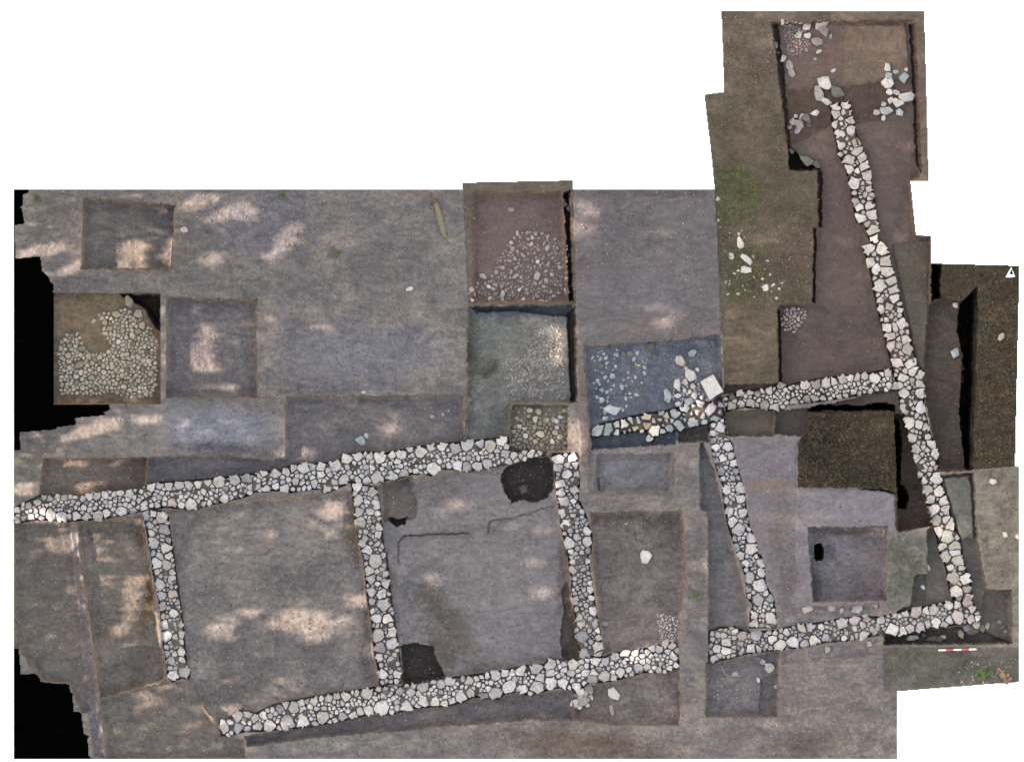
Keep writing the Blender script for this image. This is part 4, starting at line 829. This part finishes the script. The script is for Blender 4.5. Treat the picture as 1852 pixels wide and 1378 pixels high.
for (px, py, r, el, an, mt, lb) in [
   (*zz('n', [(650,755,40)])[0], 1.1, 60, M_st_grey, 'largest grey boulder on the floor of the dark trench at far right'),
   (*zz('n', [(718,860,30)])[0], 1.1, 20, M_st_grey, 'grey stone just below the boulder in the dark trench at far right'),
   (*zz('n', [(735,940,24)])[0], 1.5, 80, M_st_slate, 'dark narrow stone lowest of the three in the dark trench at far right'),
   (*zz('n', [(655,425,20)])[0], 1.2, 10, M_st_white, 'small white stone near the top of the dark trench at far right'),
   (*zz('n', [(960,650,24)])[0], 1.3, -50, M_st_pale, 'pale pointed stone on the brown bank at the far right edge'),
   (*zz('a', [(1275,365,24)])[0], 1.2, 10, M_st_blue, 'pale stone beside the upper right of the top left pit'),
   (*zz('b', [(1075,775,20)])[0], 1.6, -20, M_st_white, 'small white stone alone on the open grey ground'),
   (*zz('g', [(735,600,33)])[0], 1.25, 40, M_st_blue, 'grey triangular stone in the strip just above the long upper wall'),
   (*zz('g', [(770,565,17)])[0], 1.3, 50, M_st_blue, 'small stone touching the grey triangular stone above the long upper wall'),
   (*zz('g', [(1230,435,18)])[0], 1.3, 10, M_st_pink, 'left of three small stones in the strip above the long upper wall'),
   (*zz('g', [(1305,420,15)])[0], 1.1, 0, M_st_pink, 'middle of three small stones in the strip above the long upper wall'),
   (*zz('g', [(1345,395,10)])[0], 1.1, 0, M_st_pink, 'right and smallest of three small stones above the long upper wall'),
   (*zz('g', [(755,265,15)])[0], 1.3, 0, M_st_blue, 'bluish stone on the upper edge of the strip above the long upper wall'),
   (*zz('l', [(1265,30,48)])[0], 1.05, 90, M_st_pale, 'pale buff block standing alone in the room left of the raised baulk'),
   (*zz('l', [(1060,925,42)])[0], 1.25, 70, M_st_white, 'white pear shaped stone below the right end of the lower long wall'),
   (*zz('l', [(1045,1040,22)])[0], 1.9, 75, M_st_pink, 'thin pink stone under the white pear shaped stone'),
   (*zz('l', [(1000,470,20)])[0], 1.1, 0, M_st_pink, 'round stone beside the lower part of the dark rubbly wall'),
   (*zz('l', [(962,195,26)])[0], 1.9, -50, M_st_slate, 'narrow grey stone leaning beside the dark rubbly wall'),
   (*zz('m', [(485,755,36)])[0], 1.2, 60, M_st_pale, 'pale jagged stone in the bottom trench below the lilac wall'),
   (*zz('m', [(440,720,20)])[0], 1.2, 40, M_st_grey, 'smaller stone touching the pale jagged stone in the bottom trench'),
   (*zz('m', [(530,885,17)])[0], 1.2, 30, M_st_grey, 'small pale stone on the right edge of the bottom trench'),
   (*zz('m', [(410,840,17)])[0], 1.2, 60, M_st_pale, 'small pale stone in the middle of the bottom trench'),
   (*zz('m', [(260,800,22)])[0], 1.2, 0, M_st_pink, 'pink stone beside the curved root in the bottom trench'),
   (*zz('m', [(865,635,24)])[0], 1.3, 90, M_st_pink, 'upright pink stone just below the bottom right wall'),
   (*zz('o', [(690,205,20)])[0], 1.3, 10, M_st_white, 'white flat stone highest on the pale ground at lower right'),
   (*zz('o', [(755,490,18)])[0], 1.1, 50, M_st_white, 'white square stone on the pale ground at lower right'),
   (*zz('o', [(822,500,14)])[0], 1.2, 80, M_st_white, 'white stone at the very right edge of the pale ground'),
   (*zz('o', [(325,770,13)])[0], 1.2, 60, M_st_white, 'white stone in the small pit beside the green ground'),
   (*zz('o', [(352,665,13)])[0], 1.6, 80, M_st_pale, 'thin pale stone at the upper corner of the small pit beside the green ground'),
   (*zz('h', [(1340,1180,24)])[0], 1.3, 60, M_st_slate, 'grey stone sunk in the floor above the buff block')]:
    tag(single_stone((px, py, r, el, an), mt, rg, None, 'loose_stone', lift=0.5), lb, 'stone')
spread('row of pale stones lying above the bottom right wall, below the square pit', 'stones', zz('m', [(730,370,30,1.3,-10),(895,360,25),(1060,365,34),(1180,345,20),(960,375,18),(1140,600,20),(1110,415,16)]), [M_st_pink, M_st_grey], 33)
spread('pinkish stones jutting down from the lower long wall', 'stones', zz('l', [(800,990,34),(855,970,38),(890,895,30),(840,920,30),(905,950,20),(870,930,24),(830,955,24),(885,1005,18),(800,945,18),(830,1010,24)]), [M_st_pink, M_st_pink, M_st_pale], 34, lift=0.7)
spread('fallen stones in the dark trench under the bottom right wall', 'stones', zz('o', [(270,1040,20,1.7,-5),(370,1045,18,1.6,-10),(405,1050,20,1.4,-10),(435,1038,14,1.5,0),(330,1025,10)]), [M_st_slate, M_st_pale], 35)
spread('brown lumps at the lower right corner of the tall cream wall', 'stones', zz('o', [(590,1000,34),(640,990,24),(560,985,24),(610,965,22),(530,1020,20),(670,975,16),(750,980,18),(735,955,14),(765,1005,12)]), [M_st_pink, M_st_slate, M_st_yel], 36)
spread('patch of small white gravel in the room left of the raised baulk', 'gravel', zz('l', [(1400,600,26),(1440,590,20)]), [M_st_white, M_st_pale], 37, scat=zz('l', [(1340,400),(1490,420),(1485,640),(1370,600)]), count=90, rmin=1.2, rmax=3.2, name='gravel_patch')

# ------------------------------------------------------------------ stuff: grit, gravel, grass
def grit(name, polys, count, r0, r1, mat, seed, label=None):
    g = np.random.default_rng(seed); P = []
    areas = [abs(area2(list(p))) for p in polys]; tot = sum(areas)
    for poly, A in zip(polys, areas):
        p = np.array(poly, float); lo, hi = p.min(0), p.max(0); k = int(count * A / tot)
        bb = (hi[0] - lo[0]) * (hi[1] - lo[1]); kk = int(k * bb / (A / 2 + 1)) + 1
        c = lo + g.random((kk, 2)) * (hi - lo); c = c[inside(poly, c[:, 0], c[:, 1])]; P.append(c)
    P = np.vstack(P); i = np.clip(((P[:, 0] + 2) / STEP).astype(int), 0, nx - 1); j = np.clip(((P[:, 1] + 2) / STEP).astype(int), 0, ny - 1)
    ok = RID[j, i] > 0; P, i, j = P[ok], i[ok], j[ok]; z = H[j, i]; n = len(P)
    r = (r0 + (r1 - r0) * g.random(n) ** 3)[:, None] * PX
    o = np.stack([X(P[:, 0]), Y(P[:, 1]), z], -1)
    d = np.array([(1,0,0),(0,1,0),(-1,0,0),(0,-1,0),(0,0,1)], float)
    th = g.random(n) * 6.28; ca, sa = np.cos(th), np.sin(th)
    v = np.empty((n, 5, 3))
    for q in range(5):
        s = g.uniform(0.6, 1.25, (n, 1)) * r
        v[:, q, 0] = o[:, 0] + (d[q, 0] * ca - d[q, 1] * sa * 0.7) * s[:, 0]
        v[:, q, 1] = o[:, 1] + (d[q, 0] * sa + d[q, 1] * ca * 0.7) * s[:, 0]
        v[:, q, 2] = o[:, 2] + d[q, 2] * s[:, 0] * 0.7 - (0.003 if q < 4 else 0)
    F_ = np.array([(0,1,4),(1,2,4),(2,3,4),(3,0,4)])
    f = (np.arange(n)[:, None, None] * 5 + F_[None]).reshape(-1, 3)
    ob = np_mesh(name, v.reshape(-1, 3), f, mat); ob['kind'] = 'stuff'
    if label: tag(ob, label, 'gravel')
    return ob
M_grit = plain('pale_grit', (186, 180, 174), 0.9, 0.4, 20)
M_grit_d = plain('dark_grit', (92, 86, 80), 0.9, 0.4, 20)
M_grit_b = plain('buff_grit', (170, 156, 136), 0.9, 0.4, 20)
west = [(30,345),(1290,345),(1300,690),(1600,1130),(1618,1368),(200,1368),(150,1230),(30,1160),(60,500)]
east = [(1280,175),(1310,22),(1668,24),(1676,320),(1680,480),(1838,484),(1838,1228),(1600,1245),(1600,1120),(1310,700)]
grit('grit', [west], 11000, 0.5, 2.2, M_grit, 51, 'fine pale grit scattered over the grey western ground and rooms')
grit('grit', [west], 9000, 0.6, 2.6, M_grit_d, 52, 'dark earth crumbs scattered over the grey western ground and rooms')
grit('clods', [west], 2600, 1.4, 4.4, plain('clod_earth', (134, 128, 128), 0.95, 0.3, 12), 59, 'crumbled earth clods lying on the grey western ground and rooms')
grit('clods', [east], 700, 1.4, 3.6, plain('clod_brown', (104, 94, 84), 0.95, 0.3, 12), 60, 'crumbled brown earth clods in the eastern trenches and banks')
grit('grit', [east], 5000, 0.5, 1.9, M_grit_b, 53, 'buff grit scattered over the brown eastern trenches and banks')
grit('gravel', [zz('c', [(420,1378),(600,1000),(720,960),(760,1100),(770,1378)]), zz('h', [(330,40),(700,0),(770,160),(780,330),(560,300),(380,330)])], 1700, 0.9, 3.8, M_grit, 54, 'pale gravel spilling over the right side of the grey green pit')
grit('gravel', [zz('m', [(90,840),(300,800),(390,880),(390,980),(110,1000)])], 160, 0.9, 2.8, M_grit, 55, 'pale gravel on the floor of the bottom trench below the lilac wall')
grit('gravel', [[(1062,630),(1290,612),(1300,690),(1200,730),(1070,760)]], 420, 0.8, 3.2, plain('blue_grit', (150, 156, 164), 0.9, 0.4, 20), 56, 'bluish gravel over the floor of the bluish trench')
grit('gravel', [[(1296,400),(1470,410),(1468,548),(1310,560)], [(1304,24),(1390,24),(1398,150),(1310,165)]], 500, 0.6, 2.2, M_grit, 57, 'pale grit on the grassy ground left of the brown trench')
grit('gravel', [[(1720,1200),(1840,1190),(1842,1230),(1740,1240)]], 160, 0.8, 3.4, M_grit, 58, 'pale gravel along the bottom right edge')

def grass(name, poly, count, hmin, hmax, mat, seed, label, clump=0.4):
    g = np.random.default_rng(seed); p = np.array(poly, float); lo, hi = p.min(0), p.max(0)
    c = lo + g.random((count * 4, 2)) * (hi - lo)
    dens = vnoise(c[:, 0], c[:, 1], 26, seed) * 0.6 + vnoise(c[:, 0], c[:, 1], 9, seed + 1) * 0.5
    c = c[inside(poly, c[:, 0], c[:, 1]) & (dens > clump - g.random(len(c)) * 0.8)][:count]
    i = np.clip(((c[:, 0] + 2) / STEP).astype(int), 0, nx - 1); j = np.clip(((c[:, 1] + 2) / STEP).astype(int), 0, ny - 1)
    n = len(c); o = np.stack([X(c[:, 0]), Y(c[:, 1]), H[j, i] - 0.004], -1)
    th = g.random(n) * 6.28; h = g.uniform(hmin, hmax, n); lean = g.uniform(0.5, 1.4, n)
    dx, dy = np.cos(th), np.sin(th); w = g.uniform(0.005, 0.012, n)
    tip = o + np.stack([dx * h * lean, dy * h * lean, h], -1); mid_ = o + np.stack([dx * h * lean * 0.4, dy * h * lean * 0.4, h * 0.7], -1)
    s = np.stack([-dy * w, dx * w, 0 * w], -1)
    v = np.stack([o - s, o + s, mid_ + s, tip, mid_ - s], 1).reshape(-1, 3)
    f3 = np.arange(n)[:, None] * 5
    F1 = np.concatenate([f3 + np.array([[0, 1, 2]]), f3 + np.array([[0, 2, 4]]), f3 + np.array([[4, 2, 3]])])
    ob = np_mesh(name, v, F1, mat); ob['kind'] = 'stuff'; tag(ob, label, 'grass'); return ob
M_gr = plain('grass_green', (120, 126, 80), 0.8, 0.45, 6)
M_gg = plain('grass_thin', (112, 118, 92), 0.8, 0.35, 6)
M_gd = plain('grass_dry', (132, 118, 88), 0.8, 0.45, 6)
M_gk = plain('grass_dark', (74, 66, 52), 0.8, 0.5, 6)
M_gs = plain('grass_straw', (124, 106, 78), 0.8, 0.5, 6)
grass('grass', [(1290,300),(1345,300),(1380,340),(1370,405),(1300,405),(1294,345)], 1500, 0.03, 0.08, M_gr, 81, 'short green grass on the olive bank left of the brown trench', 0.1)
grass('grass', [(1302,425),(1330,420),(1365,450),(1385,490),(1380,540),(1320,560),(1306,500)], 900, 0.03, 0.07, M_gr, 82, 'green grass round the white and mossy stones', 0.3)
grass('dry_grass', [(1276,175),(1400,165),(1424,300),(1470,320),(1468,545),(1312,560),(1296,340)], 4200, 0.02, 0.06, M_gd, 83, 'dry straw coloured grass over the olive bank', 0.2)
grass('dry_grass', [(1306,24),(1392,24),(1408,150),(1312,162)], 1200, 0.02, 0.06, M_gd, 84, 'dry grass on the brown bank at the top', 0.3)
grass('turf_grass', [(1465,750),(1616,746),(1620,886),(1500,878),(1445,874),(1446,802),(1466,786)], 3600, 0.03, 0.08, M_gk, 85, 'dark matted grass over the square turf block', -0.2)
grass('turf_grass', [(1465,750),(1616,746),(1620,886),(1500,878),(1445,874),(1446,802),(1466,786)], 1100, 0.03, 0.07, M_gs, 86, 'straw coloured grass mixed over the square turf block', 0.2)
grass('dry_grass', [(1770,485),(1840,485),(1834,838),(1765,846)], 1300, 0.02, 0.06, M_gs, 87, 'dry grass on the brown bank at the far right edge', 0.1)
grass('grass', [(1608,970),(1668,965),(1668,1030),(1642,1085),(1602,1095)], 900, 0.02, 0.05, M_gg, 88, 'thin green grass on the green ground beside the small pit', 0.4)
grass('grass', [(1600,1172),(1700,1180),(1838,1180),(1838,1225),(1740,1238),(1604,1240)], 1200, 0.02, 0.05, M_gg, 89, 'thin green grass on the bank along the bottom right edge', 0.4)
grass('grass', [(1770,850),(1838,846),(1838,1060),(1785,1050),(1772,970)], 1100, 0.02, 0.04, M_gd, 90, 'thin dry grass on the pale ground at lower right', 0.4)

# ------------------------------------------------------------------ small things
# weeds at the bottom right edge
M_weed = plain('weed_leaf', (96, 112, 62), 0.7, 0.35, 10)
M_dead = plain('dead_leaf', (168, 140, 114), 0.8, 0.35, 10)
def weed(px, py, n, size, mat, label, seed, cat='weed'):
    g = random.Random(seed); z0 = ground_z(px, py)
    root = empty(cat.replace(' ', '_'), (X(px), Y(py), z0)); tag(root, label, cat)
    for i in range(n):
        t = g.random() * 6.28; L = size * g.uniform(0.5, 1.0); w = L * g.uniform(0.22, 0.34); b = g.uniform(0, 0.04)
        pr = [(b, 0, 0.0), (L * 0.35, -w, L * 0.45), (L * 0.75, -w * 0.8, L * 0.5), (L, 0, L * 0.35), (L * 0.75, w * 0.8, L * 0.5), (L * 0.35, w, L * 0.45), (L * 0.5, 0, L * 0.38)]
        v = [(a * math.cos(t) - c * math.sin(t), a * math.sin(t) + c * math.cos(t), h) for a, c, h in pr]
        mesh_obj('leaf', v, [(0, 1, 6), (1, 2, 6), (2, 3, 6), (3, 4, 6), (4, 5, 6), (5, 0, 6)], mat, root)
    return root
weed(1772, 1220, 16, 0.22, M_weed, 'green leafy weed at the left of the clump by the bottom right edge', 1)
weed(1786, 1212, 12, 0.18, M_weed, 'small green weed between the others by the bottom right edge', 2)
weed(1822, 1226, 12, 0.2, M_dead, 'clump of tan dead leaves at the bottom right corner', 3, 'dead leaves')
weed(1808, 1216, 10, 0.2, M_dead, 'tan dead leaves beside the green weeds at the bottom right edge', 4, 'dead leaves')
weed(512, 354, 10, 0.14, M_weed, 'lone small green weed on the grey ground near the top edge', 5)
weed(1255, 1076, 9, 0.14, M_weed, 'small green weed on the raised baulk', 6)
weed(612, 458, 8, 0.14, M_weed, 'small brownish green weed in the middle of the grey ground', 7)
weed(66, 360, 10, 0.15, M_weed, 'small green weed in the top left corner of the grey ground', 8)

def tube(name, pts, radii, mat, parent=None, k=8):
    vs, fs = [], []
    for i, (p, r) in enumerate(zip(pts, radii)):
        a = Vector(pts[max(i - 1, 0)]); b = Vector(pts[min(i + 1, len(pts) - 1)])
        ax = (b - a).normalized(); u = ax.cross(Vector((0, 0, 1)));
        u = u.normalized() if u.length > 1e-3 else Vector((1, 0, 0)); w = ax.cross(u)
        for q in range(k):
            t = 2 * math.pi * q / k; vs.append(tuple(Vector(p) + u * math.cos(t) * r + w * math.sin(t) * r))
    for i in range(len(pts) - 1):
        for q in range(k): fs.append((i * k + q, i * k + (q + 1) % k, (i + 1) * k + (q + 1) % k, (i + 1) * k + q))
    fs.append(tuple(range(k))[::-1]); fs.append(tuple((len(pts) - 1) * k + q for q in range(k)))
    return mesh_obj(name, vs, fs, mat, parent, True)
# yellowish stick
M_wood = plain('weathered_wood', (146, 142, 116), 0.85, 0.3, 40)
M_rot = plain('rusty_end', (128, 92, 74), 0.9, 0.3, 40)
stick = empty('wooden_stick', (X(795), Y(395), 0)); tag(stick, 'short bent yellowish wooden stick lying on the grey ground', 'stick')
pts = [(783,361),(788,368),(793,385),(797,400),(801,416),(805,430)]
P3 = [(X(a) - stick.location.x, Y(b) - stick.location.y, 0.055) for a, b in pts]
tube('shaft', P3[1:], [0.065, 0.075, 0.075, 0.07, 0.05], M_wood, stick)
tube('broken_end', P3[:2], [0.05, 0.066], M_rot, stick)
# curved root in the bottom trench
pts = zz('m', [(165,735),(172,765),(190,795),(220,820)])
tag(tube('root', [(X(a), Y(b), ground_z(a, b) + 0.02) for a, b in pts], [0.012, 0.02, 0.022, 0.014], plain('root_bark', (176, 160, 150), 0.9, 0.2, 30)), 'thin curved pale root on the floor of the bottom trench', 'root')
# red and white metre pole
M_red = plain('red_paint', None, 0.45, 0.08, 20, raw=(0.62, 0.045, 0.09, 1))
M_wp = plain('white_paint', None, 0.45, 0.06, 20, raw=(0.78, 0.78, 0.76, 1))
A, B = (1697, 1175.5), (1766, 1173.5)
pole = empty('scale_pole', (X(A[0]), Y(A[1]), ground_z(*A))); tag(pole, 'thin red and white banded measuring pole lying below the bottom right wall', 'measuring pole')
for i in range(5):
    a = [(A[q] + (B[q] - A[q]) * i / 5) for q in (0, 1)]; b = [(A[q] + (B[q] - A[q]) * (i + 1) / 5) for q in (0, 1)]
    zc = 0.032
    tube('red_band' if i % 2 else 'white_band', [(X(a[0]) - pole.location.x, Y(a[1]) - pole.location.y, zc), (X(b[0]) - pole.location.x, Y(b[1]) - pole.location.y, zc)], [0.024, 0.024], M_red if i % 2 else M_wp, pole, 10)
# north arrow board: white triangle with a dark slit
na = empty('north_arrow', (X(1827), Y(492), ground_z(1827, 492))); tag(na, 'small white triangular arrow marker with a dark slit in the right trench corner', 'arrow marker')
def plate(name, pts, z0, z1, mat):
    n = len(pts); q = pts if area2(pts) < 0 else pts[::-1]
    v = [(X(a) - na.location.x, Y(b) - na.location.y, z1) for a, b in q] + [(X(a) - na.location.x, Y(b) - na.location.y, z0) for a, b in q]
    mesh_obj(name, v, [tuple(range(n))] + [(i, n + i, n + (i + 1) % n, (i + 1) % n) for i in range(n)], mat, na)
plate('arrow_board', zz('n', [(1028,165),(1055,232),(1020,238),(988,236)]), 0.02, 0.06, M_wp)
plate('slit', zz('n', [(1028,178),(1042,218),(1018,214)]), 0.061, 0.066, M_black)
